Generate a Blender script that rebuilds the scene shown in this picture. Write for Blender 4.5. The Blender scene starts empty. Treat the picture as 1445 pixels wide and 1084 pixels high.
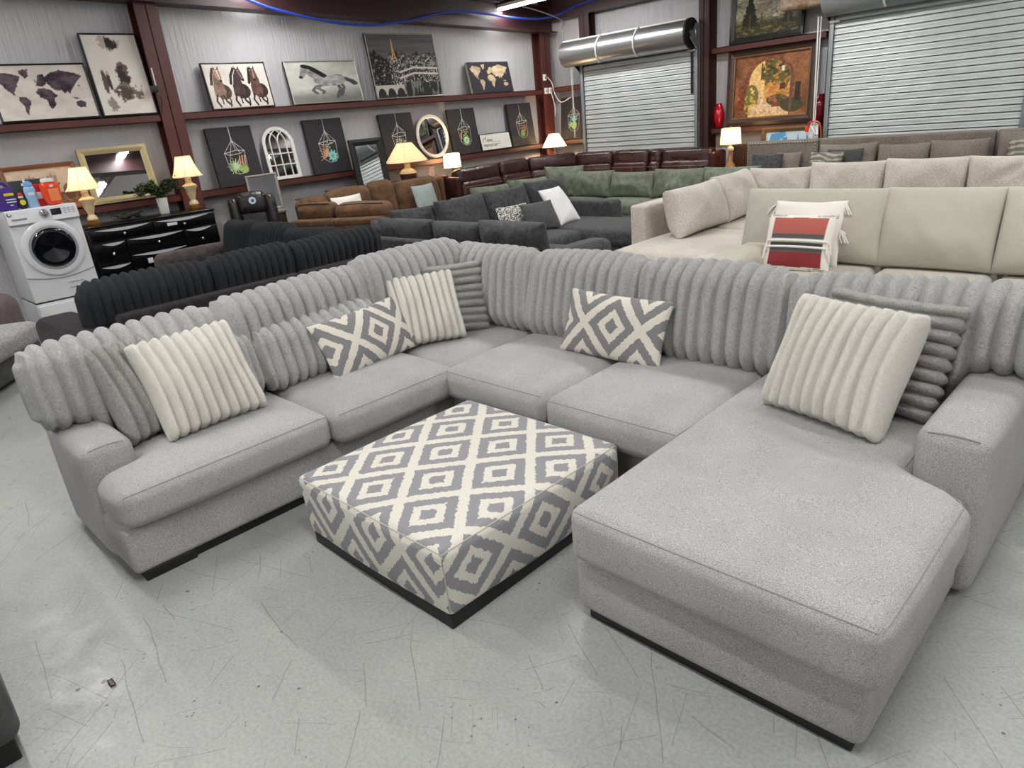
import bpy, math, random
import numpy as np
from mathutils import Vector, Matrix

rnd = random.Random(7)
SC = bpy.context.scene
COL = SC.collection
PI = math.pi

# ------------------------------------------------------------------ colour helpers
def lin(c):
    c = c / 255.0
    return c / 12.92 if c <= 0.04045 else ((c + 0.055) / 1.055) ** 2.4
def rgb(r, g, b):
    return (lin(r), lin(g), lin(b), 1.0)
def linarr(a):
    a = np.clip(a, 0, 255) / 255.0
    return np.where(a <= 0.04045, a / 12.92, ((a + 0.055) / 1.055) ** 2.4)

# ------------------------------------------------------------------ materials
class NT:
    """small node helper"""
    def __init__(self, name):
        self.m = bpy.data.materials.new(name)
        self.m.use_nodes = True
        self.t = self.m.node_tree
        self.b = self.t.nodes['Principled BSDF']
        self.out = self.t.nodes['Material Output']
        self._tc = None
    def n(self, kind, **kw):
        d = self.t.nodes.new(kind)
        for k, v in kw.items():
            setattr(d, k, v)
        return d
    def link(self, a, b):
        self.t.links.new(a, b)
    def put(self, sock, v):
        if hasattr(v, 'is_linked') or isinstance(v, bpy.types.NodeSocket):
            self.link(v, sock)
        else:
            sock.default_value = v
    def math(self, op, a, b=0.0, c=0.0, clamp=False):
        d = self.n('ShaderNodeMath', operation=op, use_clamp=clamp)
        self.put(d.inputs[0], a); self.put(d.inputs[1], b); self.put(d.inputs[2], c)
        return d.outputs[0]
    def coord(self, which='Object', scale=(1, 1, 1), rot=(0, 0, 0)):
        if self._tc is None:
            self._tc = self.n('ShaderNodeTexCoord')
        mp = self.n('ShaderNodeMapping')
        mp.inputs['Scale'].default_value = scale
        mp.inputs['Rotation'].default_value = rot
        self.link(self._tc.outputs[which], mp.inputs['Vector'])
        return mp.outputs[0]
    def noise(self, vec, scale, detail=2.0, rough=0.5, dist=0.0):
        d = self.n('ShaderNodeTexNoise')
        d.inputs['Scale'].default_value = scale
        d.inputs['Detail'].default_value = detail
        d.inputs['Roughness'].default_value = rough
        d.inputs['Distortion'].default_value = dist
        self.link(vec, d.inputs['Vector'])
        return d.outputs['Fac']
    def ramp(self, fac, stops):
        d = self.n('ShaderNodeValToRGB')
        e = d.color_ramp.elements
        while len(e) < len(stops):
            e.new(0.5)
        for i, (p, c) in enumerate(stops):
            e[i].position = p
            e[i].color = c if len(c) == 4 else (*c, 1)
        self.link(fac, d.inputs['Fac'])
        return d.outputs['Color']
    def mix(self, fac, a, b, blend='MIX'):
        d = self.n('ShaderNodeMix', data_type='RGBA', blend_type=blend)
        self.put(d.inputs[0], fac); self.put(d.inputs[6], a); self.put(d.inputs[7], b)
        return d.outputs[2]
    def bump(self, h, strength=0.3, dist=0.01, normal=None):
        d = self.n('ShaderNodeBump')
        d.inputs['Strength'].default_value = strength
        d.inputs['Distance'].default_value = dist
        self.link(h, d.inputs['Height'])
        if normal is not None:
            self.link(normal, d.inputs['Normal'])
        return d.outputs[0]
    def set(self, **kw):
        names = dict(color='Base Color', rough='Roughness', metal='Metallic', normal='Normal', sheen='Sheen Weight',
                     sheen_rough='Sheen Roughness', coat='Coat Weight', coat_rough='Coat Roughness', trans='Transmission Weight',
                     spec='Specular IOR Level', emit='Emission Color', emit_s='Emission Strength', ior='IOR', alpha='Alpha')
        for k, v in kw.items():
            self.put(self.b.inputs[names[k]], v)
        return self.m

def m_plain(name, c, rough=0.5, metal=0.0, spec=0.5, coat=0.0):
    k = NT(name)
    f = k.noise(k.coord(), 9.0, 3)
    c2 = tuple(x * 0.86 for x in c[:3]) + (1,)
    return k.set(color=k.mix(f, c, c2), rough=rough, metal=metal, spec=spec, coat=coat)

def m_fabric(name, a, b, scale=230, bump=0.35, rough=0.95, sheen=0.15, stretch=(1, 1, 1), cloud=0.15, contrast=(0.36, 0.64)):
    k = NT(name)
    f = k.noise(k.coord(scale=stretch), scale, 3, 0.7)
    col = k.ramp(f, [(contrast[0], a), (contrast[1], b)])
    g = k.noise(k.coord(), 3.0, 3)
    dark = tuple(x * (1 - cloud) for x in (1, 1, 1)) + (1,)
    col = k.mix(1.0, col, k.ramp(g, [(0.35, (1, 1, 1, 1)), (0.7, dark)]), 'MULTIPLY')
    f2 = k.noise(k.coord(scale=stretch), scale * 1.3, 2, 0.6)
    return k.set(color=col, rough=rough, sheen=sheen, spec=0.15, normal=k.bump(f2, bump, 0.004))

def m_fur(name, a, b, scale=115, sheen=0.3, fluff=1.0):
    k = NT(name)
    f = k.noise(k.coord(), scale, 4, 0.65, 1.2)
    col = k.ramp(f, [(0.33, a), (0.56, b)])
    f2 = k.noise(k.coord(), scale * 0.55, 5, 0.75, 2.0)
    f3 = k.noise(k.coord(), scale * 2.4, 3, 0.7)
    n1 = k.bump(f2, 0.95 * fluff, 0.022)
    return k.set(color=col, rough=1.0, sheen=sheen, sheen_rough=0.6, spec=0.05, normal=k.bump(f3, 0.7 * fluff, 0.006, n1))

def m_leather(name, a, b, rough=0.32, bumpy=0.25):
    k = NT(name)
    f = k.noise(k.coord(), 7, 5, 0.6)
    col = k.ramp(f, [(0.3, a), (0.7, b)])
    v = k.n('ShaderNodeTexVoronoi'); v.inputs['Scale'].default_value = 130
    k.link(k.coord(), v.inputs['Vector'])
    n1 = k.bump(k.noise(k.coord(), 11, 3), bumpy, 0.03)
    rr = k.ramp(f, [(0.3, (rough * .75,) * 3), (0.7, (rough * 1.35,) * 3)])
    return k.set(color=col, rough=rr, spec=0.5, normal=k.bump(v.outputs['Distance'], 0.15, 0.003, n1))

def m_suede(name, a, b, rough=0.9, scale=14, sheen=0.12):
    k = NT(name)
    f = k.noise(k.coord(), scale, 6, 0.65, 0.6)
    col = k.ramp(f, [(0.33, a), (0.68, b)])
    return k.set(color=col, rough=rough, sheen=sheen, spec=0.15, normal=k.bump(k.noise(k.coord(), 55, 4), 0.25, 0.008))

def m_attr(name, rough=0.7, attr='Col', bumpy=0.0, spec=0.25):
    k = NT(name)
    a = k.n('ShaderNodeAttribute', attribute_name=attr)
    if bumpy:
        k.set(normal=k.bump(k.noise(k.coord(), 300, 2), bumpy, 0.002))
    return k.set(color=a.outputs['Color'], rough=rough, spec=spec)

def m_emit(name, c, s):
    k = NT(name)
    return k.set(color=c, emit=c, emit_s=s, rough=0.6)

def m_ikat(name, px, py, cream, grey, jag=0.11, ox=0.0, oy=0.0):
    """nested rhombus weave read from the 'Pat' UV map (metres)"""
    k = NT(name)
    uv = k.n('ShaderNodeUVMap', uv_map='Pat')
    mp = k.n('ShaderNodeMapping'); k.link(uv.outputs[0], mp.inputs['Vector'])
    mp.inputs['Location'].default_value = (ox, oy, 0)
    sx = k.n('ShaderNodeSeparateXYZ'); k.link(mp.outputs[0], sx.inputs[0])
    j = k.n('ShaderNodeMapping'); k.link(mp.outputs[0], j.inputs['Vector'])
    j.inputs['Scale'].default_value = (9, 75, 1)
    jn = k.noise(j.outputs[0], 1.0, 2, 0.6)
    j2 = k.n('ShaderNodeMapping'); k.link(mp.outputs[0], j2.inputs['Vector'])
    j2.inputs['Scale'].default_value = (55, 8, 1)
    jn2 = k.noise(j2.outputs[0], 1.0, 2, 0.6)
    def tri(v, per):            # 0 at the centre of each period, 1 at its edges
        t = k.math('DIVIDE', v, per)
        t = k.math('SUBTRACT', k.math('FRACT', k.math('ADD', t, 1000.0)), 0.5)
        return k.math('MULTIPLY', k.math('ABSOLUTE', t), 2.0)
    a = k.math('ADD', tri(k.math('ADD', sx.outputs[0], px / 2), px), tri(k.math('ADD', sx.outputs[1], py / 2), py))
    # staggered lattice: fold the sum so both sub-lattices read 0 at a centre
    d = k.math('MINIMUM', a, k.math('SUBTRACT', 2.0, a))
    d = k.math('ADD', d, k.math('MULTIPLY', k.math('SUBTRACT', jn, 0.5), jag * 1.7))
    d = k.math('ADD', d, k.math('MULTIPLY', k.math('SUBTRACT', jn2, 0.5), jag))
    r = k.n('ShaderNodeValToRGB'); r.color_ramp.interpolation = 'CONSTANT'
    e = r.color_ramp.elements
    e[0].position = 0; e[0].color = grey
    e[1].position = 0.235; e[1].color = cream
    x = e.new(0.50); x.color = grey
    x = e.new(0.83); x.color = cream
    k.link(d, r.inputs['Fac'])
    f = k.noise(k.coord(), 260, 3, 0.7)
    col = k.mix(1.0, r.outputs[0], k.ramp(f, [(0.3, (0.80,) * 3), (0.6, (1, 1, 1))]), 'MULTIPLY')
    return k.set(color=col, rough=0.95, sheen=0.15, spec=0.1, normal=k.bump(f, 0.35, 0.004))

# ------------------------------------------------------------------ geometry helpers
class MB:
    def __init__(self):
        self.v = []; self.f = []; self.n = 0
    def add(self, V, F):
        V = np.asarray(V, float)
        self.v.append(V)
        o = self.n
        self.f += [tuple(int(i) + o for i in q) for q in F]
        self.n += len(V)
        return self
    def get(self):
        return np.concatenate(self.v), self.f

def rotx(a):
    c, s = math.cos(a), math.sin(a); return np.array([[1, 0, 0], [0, c, -s], [0, s, c]])
def roty(a):
    c, s = math.cos(a), math.sin(a); return np.array([[c, 0, s], [0, 1, 0], [-s, 0, c]])
def rotz(a):
    c, s = math.cos(a), math.sin(a); return np.array([[c, -s, 0], [s, c, 0], [0, 0, 1]])
def place(V, loc=(0, 0, 0), rz=0.0, tilt=0.0, roll=0.0):
    V = V @ roty(roll).T if roll else V
    V = V @ rotx(tilt).T if tilt else V
    V = V @ rotz(rz).T if rz else V
    return V + np.array(loc, float)

def softbox(size, r=0.05, bulge=(0, 0, 0), seg=0.06, k=4, ribs=None, wr=None, info=False):
    """rounded box; bulge = crown per axis; ribs = (axis, pitch, amp); wr = (amp, seed)"""
    size = np.array(size, float); h = size / 2
    r = min(r, h.min() * 0.999)
    kn = []
    for a in range(3):
        inner = size[a] - 2 * r
        n = max(1, int(math.ceil(inner / seg)))
        if ribs and ribs[0] == a:
            n = max(n, int(inner / ribs[1] * 11))
        lo = [-h[a] + r - r * math.tan(t) for t in np.linspace(PI / 4, 0, k + 1)]
        mid = list(np.linspace(-h[a] + r, h[a] - r, n + 1))[1:-1]
        hi = [-x for x in lo[::-1]]
        kn.append(np.array(lo + mid + hi) if inner > 1e-6 else np.array(lo + hi[1:]))
    nx, ny, nz = (len(x) for x in kn)
    idx = {}; P = []; F = []; side = []
    def vid(i, j, l):
        q = (i, j, l)
        if q not in idx:
            idx[q] = len(P); P.append((kn[0][i], kn[1][j], kn[2][l]))
        return idx[q]
    for i in range(nx - 1):
        for j in range(ny - 1):
            F.append((vid(i, j, nz - 1), vid(i + 1, j, nz - 1), vid(i + 1, j + 1, nz - 1), vid(i, j + 1, nz - 1))); side.append('+z')
            F.append((vid(i, j + 1, 0), vid(i + 1, j + 1, 0), vid(i + 1, j, 0), vid(i, j, 0))); side.append('-z')
    for i in range(nx - 1):
        for l in range(nz - 1):
            F.append((vid(i, 0, l), vid(i + 1, 0, l), vid(i + 1, 0, l + 1), vid(i, 0, l + 1))); side.append('-y')
            F.append((vid(i, ny - 1, l + 1), vid(i + 1, ny - 1, l + 1), vid(i + 1, ny - 1, l), vid(i, ny - 1, l))); side.append('+y')
    for j in range(ny - 1):
        for l in range(nz - 1):
            F.append((vid(nx - 1, j, l), vid(nx - 1, j + 1, l), vid(nx - 1, j + 1, l + 1), vid(nx - 1, j, l + 1))); side.append('+x')
            F.append((vid(0, j, l + 1), vid(0, j + 1, l + 1), vid(0, j + 1, l), vid(0, j, l))); side.append('-x')
    P = np.array(P)
    V = softmap(P, h, r, bulge, ribs, wr)
    if info:
        return V, F, P, side
    return V, F

def softmap(P, h, r, bulge, ribs=None, wr=None):
    q = np.clip(P, -(h - r), h - r)
    d = P - q
    L = np.linalg.norm(d, axis=1, keepdims=True); L[L == 0] = 1
    N = d / L
    V = q + N * r
    u = V / h
    for a in range(3):
        if bulge[a]:
            o = [x for x in range(3) if x != a]
            w = (1 - np.abs(u[:, o[0]]) ** 3) * (1 - np.abs(u[:, o[1]]) ** 3)
            V[:, a] += np.sign(u[:, a]) * bulge[a] * w * np.abs(u[:, a])
    if ribs:
        a, pitch, amp = ribs
        n = max(1, round(2 * h[a] / pitch)); p = 2 * h[a] / n
        ph = ((P[:, a] + h[a]) / p) % 1.0
        prof = np.abs(np.sin(PI * ph)) ** 0.52 - 0.6
        m = N.copy(); m[:, a] *= 0.15
        V += m * (prof * amp)[:, None]
    if wr:
        amp, seed = wr
        R = random.Random(seed)
        for fr in (5, 9, 16):
            for _ in range(3):
                kx = np.array([R.uniform(-1, 1) for _ in range(3)]) * fr
                V += N * (amp / (fr / 5) / 2 * np.sin(V @ kx + R.uniform(0, 6)))[:, None]
    return V

def pillow(w, h, t, n=28, ribs=None, ear=0.06, wr=None, pw=0.5):
    """knife-edge cushion standing in the xz plane, base on z=0, face toward -y; returns V,F,uv"""
    nu = nv = n
    if ribs:
        if ribs[0] == 0: nu = int(w / ribs[1] * 12)
        else: nv = int(h / ribs[1] * 12)
    us = np.sin(np.linspace(-PI / 2, PI / 2, nu + 1)) * 0.55 + np.linspace(-1, 1, nu + 1) * 0.45
    vs = np.sin(np.linspace(-PI / 2, PI / 2, nv + 1)) * 0.55 + np.linspace(-1, 1, nv + 1) * 0.45
    if ribs:
        if ribs[0] == 0: us = np.linspace(-1, 1, nu + 1)
        else: vs = np.linspace(-1, 1, nv + 1)
    U, Vv = np.meshgrid(us, vs, indexing='ij')
    base = np.clip((1 - U ** 2) * (1 - Vv ** 2), 0, 1) ** pw
    X = w / 2 * U * (1 - ear * np.cos(Vv * PI / 2))
    Z = h / 2 * Vv * (1 - ear * np.cos(U * PI / 2))
    T = t / 2 * base
    if ribs:
        a, pitch, amp = ribs
        s = U if a == 0 else Vv
        D = (w if a == 0 else h)
        nr = round(D / pitch)
        prof = np.abs(np.sin(PI * ((s + 1) / 2 * nr))) ** 0.55 - 0.6
        edge = np.clip(base * 4, 0, 1)
        T = t / 2 * base * 0.9 + amp * prof * edge + amp * 0.8 * np.clip(base * 6, 0, 1)
        if a == 0: Z *= 1 + 0.06 * prof
        else: X *= 1 + 0.06 * prof
    if wr:
        R = random.Random(wr[1])
        for fr in (8, 15, 26):
            for _ in range(3):
                T = T + base * wr[0] / (fr / 8) / 2 * np.sin(X * R.uniform(-1, 1) * fr * 1.6 + Z * R.uniform(-1, 1) * fr * 1.6 + R.uniform(0, 6))
    V = []; uv = []
    A = np.stack([X, -T, Z + h / 2], -1).reshape(-1, 3)
    B = np.stack([X, T, Z + h / 2], -1).reshape(-1, 3)
    UV = np.stack([X, Z], -1).reshape(-1, 2)
    m = len(A)
    F = []
    W = nv + 1
    for i in range(nu):
        for j in range(nv):
            q = (i * W + j, (i + 1) * W + j, (i + 1) * W + j + 1, i * W + j + 1)
            F.append(q); F.append(tuple(x + m for x in q[::-1]))
    rim = {}
    for i in range(nu + 1):
        for j in range(nv + 1):
            if i in (0, nu) or j in (0, nv):
                rim[i * W + j + m] = i * W + j
    F = [tuple(rim.get(x, x) for x in q) for q in F]
    return np.concatenate([A, B]), F, np.concatenate([UV, UV])

def lathe(prof, n=24, cap=True):
    V = []; F = []
    for (r, z) in prof:
        for i in range(n):
            a = 2 * PI * i / n
            V.append((r * math.cos(a), r * math.sin(a), z))
    for k in range(len(prof) - 1):
        for i in range(n):
            j = (i + 1) % n
            F.append((k * n + i, k * n + j, (k + 1) * n + j, (k + 1) * n + i))
    if cap:
        F.append(tuple(range(n))[::-1]); F.append(tuple((len(prof) - 1) * n + i for i in range(n)))
    return np.array(V), F

def tube(path, r=0.005, n=6, closed=False):
    P = [Vector(p) for p in path]
    V = []; F = []
    up = Vector((0, 0, 1))
    L = len(P)
    for i, p in enumerate(P):
        a = P[(i + 1) % L] if (closed or i < L - 1) else p
        b = P[(i - 1) % L] if (closed or i > 0) else p
        d = (a - b); d = d.normalized() if d.length > 1e-9 else Vector((0, 0, 1))
        s = d.cross(up)
        if s.length < 1e-3: s = d.cross(Vector((0, 1, 0)))
        s.normalize(); t = s.cross(d)
        rr = r[i] if isinstance(r, (list, tuple)) else r
        for k in range(n):
            an = 2 * PI * k / n
            V.append(p + s * (rr * math.cos(an)) + t * (rr * math.sin(an)))
    for i in range(L if closed else L - 1):
        j = (i + 1) % L
        for k in range(n):
            l = (k + 1) % n
            F.append((i * n + k, i * n + l, j * n + l, j * n + k))
    if not closed:
        F.append(tuple(range(n))[::-1]); F.append(tuple((L - 1) * n + k for k in range(n)))
    return np.array([tuple(v) for v in V]), F

def box(x0, x1, y0, y1, z0, z1, r=0.006):
    s = (x1 - x0, y1 - y0, z1 - z0)
    V, F = softbox(s, min(r, min(s) * .45), seg=9, k=2)
    return V + np.array([(x0 + x1) / 2, (y0 + y1) / 2, (z0 + z1) / 2]), F

def prism(poly, axis, a, b):
    """extrude a 2-D polygon along axis ('x': poly=(y,z); 'y': (x,z); 'z': (x,y))"""
    V = []
    for t in (a, b):
        for (p, q) in poly:
            V.append({'x': (t, p, q), 'y': (p, t, q), 'z': (p, q, t)}[axis])
    n = len(poly)
    F = [tuple(range(n))[::-1], tuple(range(n, 2 * n))]
    for i in range(n):
        j = (i + 1) % n
        F.append((i, j, n + j, n + i))
    return np.array(V), F

def smoothpath(pts, n=10):
    P = [np.array(p, float) for p in pts]
    P = [2 * P[0] - P[1]] + P + [2 * P[-1] - P[-2]]
    out = []
    for i in range(1, len(P) - 2):
        a, b, c, d = P[i - 1:i + 3]
        for t in np.linspace(0, 1, n, endpoint=False):
            out.append(tuple(0.5 * ((2 * b) + (-a + c) * t + (2 * a - 5 * b + 4 * c - d) * t * t + (-a + 3 * b - 3 * c + d) * t ** 3)))
    out.append(tuple(P[-2]))
    return out

# ------------------------------------------------------------------ objects
ORIGIN = {}
def thing(name, label, cat, loc=(0, 0, 0), group=None, kind=None):
    o = bpy.data.objects.new(name, None)
    o.empty_display_size = 0.1
    COL.objects.link(o)
    o.location = loc
    ORIGIN[o] = np.array(loc, float)
    tag(o, label, cat, group, kind)
    return o
def tag(o, label=None, cat=None, group=None, kind=None):
    if label: o['label'] = label
    if cat: o['category'] = cat
    if group: o['group'] = group
    if kind: o['kind'] = kind
    return o
def mesh(name, VF, mat, parent=None, origin=None, smooth=True, uv=None, col=None, label=None, sharp=40):
    V, F = VF
    V = np.asarray(V, float)
    if parent is not None:
        org = ORIGIN[parent]
    else:
        org = np.array(origin if origin is not None else (0, 0, 0), float)
    me = bpy.data.meshes.new(name)
    me.from_pydata((V - org).tolist(), [], [list(f) for f in F])
    if uv is not None:
        l = me.uv_layers.new(name='Pat')
        if len(uv) == len(me.loops):
            l.data.foreach_set('uv', np.asarray(uv, np.float32).ravel())
        else:
            vi = np.empty(len(me.loops), np.int32); me.loops.foreach_get('vertex_index', vi)
            l.data.foreach_set('uv', np.asarray(uv, np.float32)[vi].ravel())
    if col is not None:
        a = me.color_attributes.new('Col', 'FLOAT_COLOR', 'POINT')
        c = np.ones((len(V), 4), np.float32); c[:, :3] = col
        a.data.foreach_set('color', c.ravel())
    if smooth:
        me.polygons.foreach_set('use_smooth', [True] * len(me.polygons))
        if sharp: me.set_sharp_from_angle(angle=math.radians(sharp))
    me.materials.append(mat)
    me.validate(); me.update()
    o = bpy.data.objects.new(name, me)
    COL.objects.link(o)
    ORIGIN[o] = org
    if parent is not None:
        o.parent = parent
    else:
        o.location = org
    if label: o['label'] = label
    return o
def struct(name, VF, mat, smooth=False, parent=None, origin=(0, 0, 0)):
    o = mesh(name, VF, mat, parent, origin, smooth)
    if parent is None: o['kind'] = 'structure'
    return o
def join(*parts):
    b = MB()
    for V, F in parts: b.add(V, F)
    return b.get()
def cush(root, name, mat, c, size, r=0.06, bulge=(0, 0, 0), rz=0.0, tilt=0.0, ribs=None, wr=None, seg=0.06, parent=None, warp=None, k=4):
    V, F = softbox(size, r, bulge, seg, k, ribs, wr)
    V = place(V, c, rz, tilt)
    if warp: V = warp(V)
    return mesh(name, (V, F), mat, parent or root, sharp=None)
def smooth01(x):
    x = np.clip(x, 0, 1); return x * x * (3 - 2 * x)

# ------------------------------------------------------------------ palette
M = {}
M['heather'] = m_fabric('heather_grey_fabric', rgb(138, 137, 138), rgb(206, 205, 205), 300, 0.55)
M['heather_seam'] = m_plain('grey_seam_thread', rgb(160, 159, 160), 0.9)
M['fur_grey'] = m_fur('grey_plush', rgb(186, 187, 186), rgb(234, 234, 232))
M['fur_mid'] = m_fur('mid_grey_plush', rgb(162, 162, 157), rgb(216, 215, 210))
M['fur_white'] = m_fur('ivory_plush', rgb(236, 231, 218), rgb(253, 249, 239), sheen=.35, fluff=.7)
M['fur_black'] = m_fur('black_plush', rgb(17, 18, 20), rgb(54, 57, 61), sheen=.12)
M['black_suede'] = m_suede('black_brown_suede', rgb(34, 31, 35), rgb(55, 50, 53), sheen=.06)
M['plinth'] = m_plain('black_plinth', rgb(17, 17, 18), 0.5)
M['ikat'] = m_ikat('ikat_weave', 0.37, 0.41, rgb(226, 222, 211), rgb(150, 149, 153), ox=2.218, oy=-1.619)
M['ikat_small'] = m_ikat('ikat_pillow_weave', 0.37, 0.40, rgb(228, 223, 210), rgb(138, 136, 138), jag=0.08, ox=-0.03, oy=0.0)
M['charcoal'] = m_suede('charcoal_chenille', rgb(50, 51, 53), rgb(80, 81, 83), scale=20)
M['ikat_seam'] = m_plain('ottoman_seam_thread', rgb(196, 192, 182), 0.9)
M['olive'] = m_suede('sage_olive_velvet', rgb(92, 99, 87), rgb(126, 133, 117), scale=12)
M['brown'] = m_suede('cognac_suede_leather', rgb(78, 56, 38), rgb(118, 86, 60), rough=0.62, scale=8)
M['brown_dark'] = m_plain('dark_brown_piping', rgb(52, 33, 24), 0.7)
M['burgundy'] = m_leather('burgundy_leather', rgb(40, 19, 21), rgb(66, 32, 33), 0.3)
M['stitch'] = m_plain('pale_stitching', rgb(150, 110, 95), 0.8)
M['tweed'] = m_fabric('taupe_tweed', rgb(98, 90, 83), rgb(150, 141, 132), 120, 0.5, cloud=0.2)
M['oat'] = m_fabric('oatmeal_chenille', rgb(176, 168, 158), rgb(216, 209, 199), 120, 0.4, stretch=(1, 1, .4))
M['linen'] = m_fabric('cream_linen', rgb(172, 168, 155), rgb(192, 188, 175), 260, 0.25, cloud=0.07)
M['grey_tweed'] = m_fabric('pale_grey_tweed', rgb(120, 118, 120), rgb(180, 178, 178), 80, 0.4, stretch=(1, .5, 1))
M['arm_suede'] = m_suede('grey_brown_suede', rgb(56, 51, 51), rgb(84, 77, 76))
M['taupe_suede'] = m_suede('taupe_brown_suede', rgb(84, 72, 73), rgb(112, 98, 98))
M['dark_grey'] = m_suede('dark_slate_fabric', rgb(60, 61, 62), rgb(82, 83, 83))
M['white_cloth'] = m_fabric('white_cloth', rgb(222, 222, 224), rgb(238, 238, 240), 300, 0.2, cloud=0.04)
M['cream_cloth'] = m_fabric('cream_cloth', rgb(226, 222, 212), rgb(240, 237, 229), 200, 0.35, cloud=0.05)
M['pale_teal'] = m_fabric('pale_blue_grey_cloth', rgb(150, 160, 158), rgb(176, 185, 182), 200, 0.3)
M['speckle'] = m_fabric('black_white_speckle', rgb(60, 60, 60), rgb(226, 224, 216), 55, .3, contrast=(.46, .54))
M['shag'] = m_fur('black_shag', rgb(28, 29, 31), rgb(78, 79, 82), 60)
M['maroon'] = m_plain('maroon_painted_steel', rgb(84, 42, 39), 0.42)
M['maroon_dark'] = m_plain('dark_maroon_painted_steel', rgb(56, 30, 33), 0.45)
M['galv'] = m_plain('galvanised_steel', rgb(176, 178, 180), 0.3, 0.85)
M['track'] = m_plain('grey_painted_track', rgb(138, 143, 146), 0.45, 0.3)
M['dark_metal'] = m_plain('dark_metal', rgb(40, 40, 42), 0.45, 0.5)
M['black'] = m_plain('black_satin', rgb(16, 16, 17), 0.4)
M['black_gloss'] = m_plain('black_lacquer', rgb(7, 7, 8), 0.2)
M['chrome'] = m_plain('brushed_chrome', rgb(205, 206, 208), 0.22, 0.95)
M['white_enamel'] = m_plain('white_enamel', rgb(226, 227, 230), 0.22)
M['white_paint'] = m_plain('white_paint', rgb(228, 226, 220), 0.55)
M['white_plastic'] = m_plain('white_plastic', rgb(232, 232, 232), 0.35)
M['grey_plastic'] = m_plain('grey_plastic', rgb(150, 152, 156), 0.35)
M['gold'] = m_plain('champagne_gold_frame', rgb(188, 174, 132), 0.42, 0.4)
M['inlay'] = m_plain('bright_nickel', rgb(206, 208, 212), 0.4, 0.25)
M['silver'] = m_plain('antique_silver_frame', rgb(172, 168, 160), 0.35, 0.6)
M['wood_dark'] = m_plain('dark_walnut', rgb(58, 38, 28), 0.35)
M['wood_and_lit_orange'] = m_plain('amber_oak_and_lit_post', rgb(126, 72, 40), 0.4)
M['bronze_frame'] = m_plain('dark_bronze_wood', rgb(62, 45, 36), 0.35)
M['bronze_lip'] = m_plain('antique_gold_lip', rgb(120, 88, 56), 0.4, 0.3)
M['mirror'] = m_plain('mirror_glass', (0.86, 0.87, 0.88, 1), 0.015, 1.0)
M['art'] = m_attr('printed_canvas', 0.65)
M['art_gloss'] = m_attr('varnished_print', 0.35)
M['canvas_black'] = m_plain('black_canvas', rgb(34, 33, 35), 0.75)
M['canvas_edge'] = m_plain('cream_canvas_edge', rgb(205, 196, 176), 0.8)
M['red_glass'] = m_plain('red_glazed_glass', rgb(170, 14, 32), 0.08, coat=0.6)
M['dark_red_glass'] = m_plain('dark_red_glazed_glass', rgb(104, 10, 24), 0.08, coat=0.6)
M['ceramic'] = m_suede('aged_cream_ceramic', rgb(196, 172, 124), rgb(228, 212, 178), rough=0.35, scale=25)
M['brass'] = m_plain('aged_brass', rgb(150, 112, 48), 0.32, 0.8)
M['bottle_glass'] = m_plain('amber_glass', rgb(168, 120, 76), 0.1, coat=0.5)
M['brown_ceramic'] = m_plain('brown_glazed_ceramic', rgb(72, 42, 28), 0.2, coat=0.4)
M['cable_blue'] = m_plain('blue_cable_jacket', rgb(38, 66, 170), 0.45)
M['cable_white'] = m_plain('white_cable_jacket', rgb(226, 224, 222), 0.5)
M['cable_black'] = m_plain('black_cable_jacket', rgb(20, 20, 22), 0.5)
M['leaf'] = m_suede('green_leaf', rgb(42, 62, 30), rgb(84, 104, 56), rough=0.6, scale=30)
M['orange_plastic'] = m_plain('orange_plastic', rgb(232, 74, 32), 0.3)
M['purple_plastic'] = m_plain('purple_plastic', rgb(66, 40, 130), 0.35)
M['blue_plastic'] = m_plain('pale_blue_plastic', rgb(150, 186, 222), 0.35)
M['blue_cap'] = m_plain('sky_blue_plastic', rgb(106, 158, 216), 0.35)
M['red_plastic'] = m_plain('red_plastic', rgb(196, 36, 44), 0.4)
M['yellow_label'] = m_plain('yellow_label', rgb(226, 204, 40), 0.5)
M['white_label'] = m_plain('white_label', rgb(226, 226, 234), 0.5)
M['green_box'] = m_plain('dark_green_card', rgb(46, 58, 54), 0.6)
M['navy_can'] = m_plain('navy_can', rgb(26, 26, 58), 0.35)
M['rust'] = m_suede('rusty_steel', rgb(112, 74, 46), rgb(158, 150, 134), rough=0.7, scale=10)
M['tag_red'] = m_plain('rust_red_weave', rgb(170, 84, 76), 0.9)
M['nail'] = m_plain('pewter_nailhead', rgb(190, 184, 174), 0.3, 0.8)
M['sticker_blue'] = m_plain('blue_sticker_print', rgb(40, 110, 170), 0.5)
M['wood_table'] = m_plain('dark_table_wood', rgb(54, 34, 30), 0.35)
def m_shade(name, c, e):
    k = NT(name)
    tr = k.n('ShaderNodeBsdfTranslucent'); tr.inputs[0].default_value = c
    di = k.n('ShaderNodeBsdfDiffuse'); di.inputs[0].default_value = c
    mx = k.n('ShaderNodeMixShader'); mx.inputs[0].default_value = 0.6
    k.link(di.outputs[0], mx.inputs[1]); k.link(tr.outputs[0], mx.inputs[2])
    em = k.n('ShaderNodeEmission'); em.inputs[0].default_value = (1.0, 0.74, 0.42, 1); em.inputs[1].default_value = e
    ad = k.n('ShaderNodeAddShader'); k.link(mx.outputs[0], ad.inputs[0]); k.link(em.outputs[0], ad.inputs[1])
    k.link(ad.outputs[0], k.out.inputs['Surface'])
    return k.m
M['shade'] = m_shade('cream_lampshade_cloth', rgb(240, 222, 188), 0.55)
M['shade_white'] = m_shade('white_lampshade_cloth', rgb(242, 236, 222), 0.7)
M['tube'] = m_emit('fluorescent_tube', (1.0, 0.99, 0.96, 1), 14.0)
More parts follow.
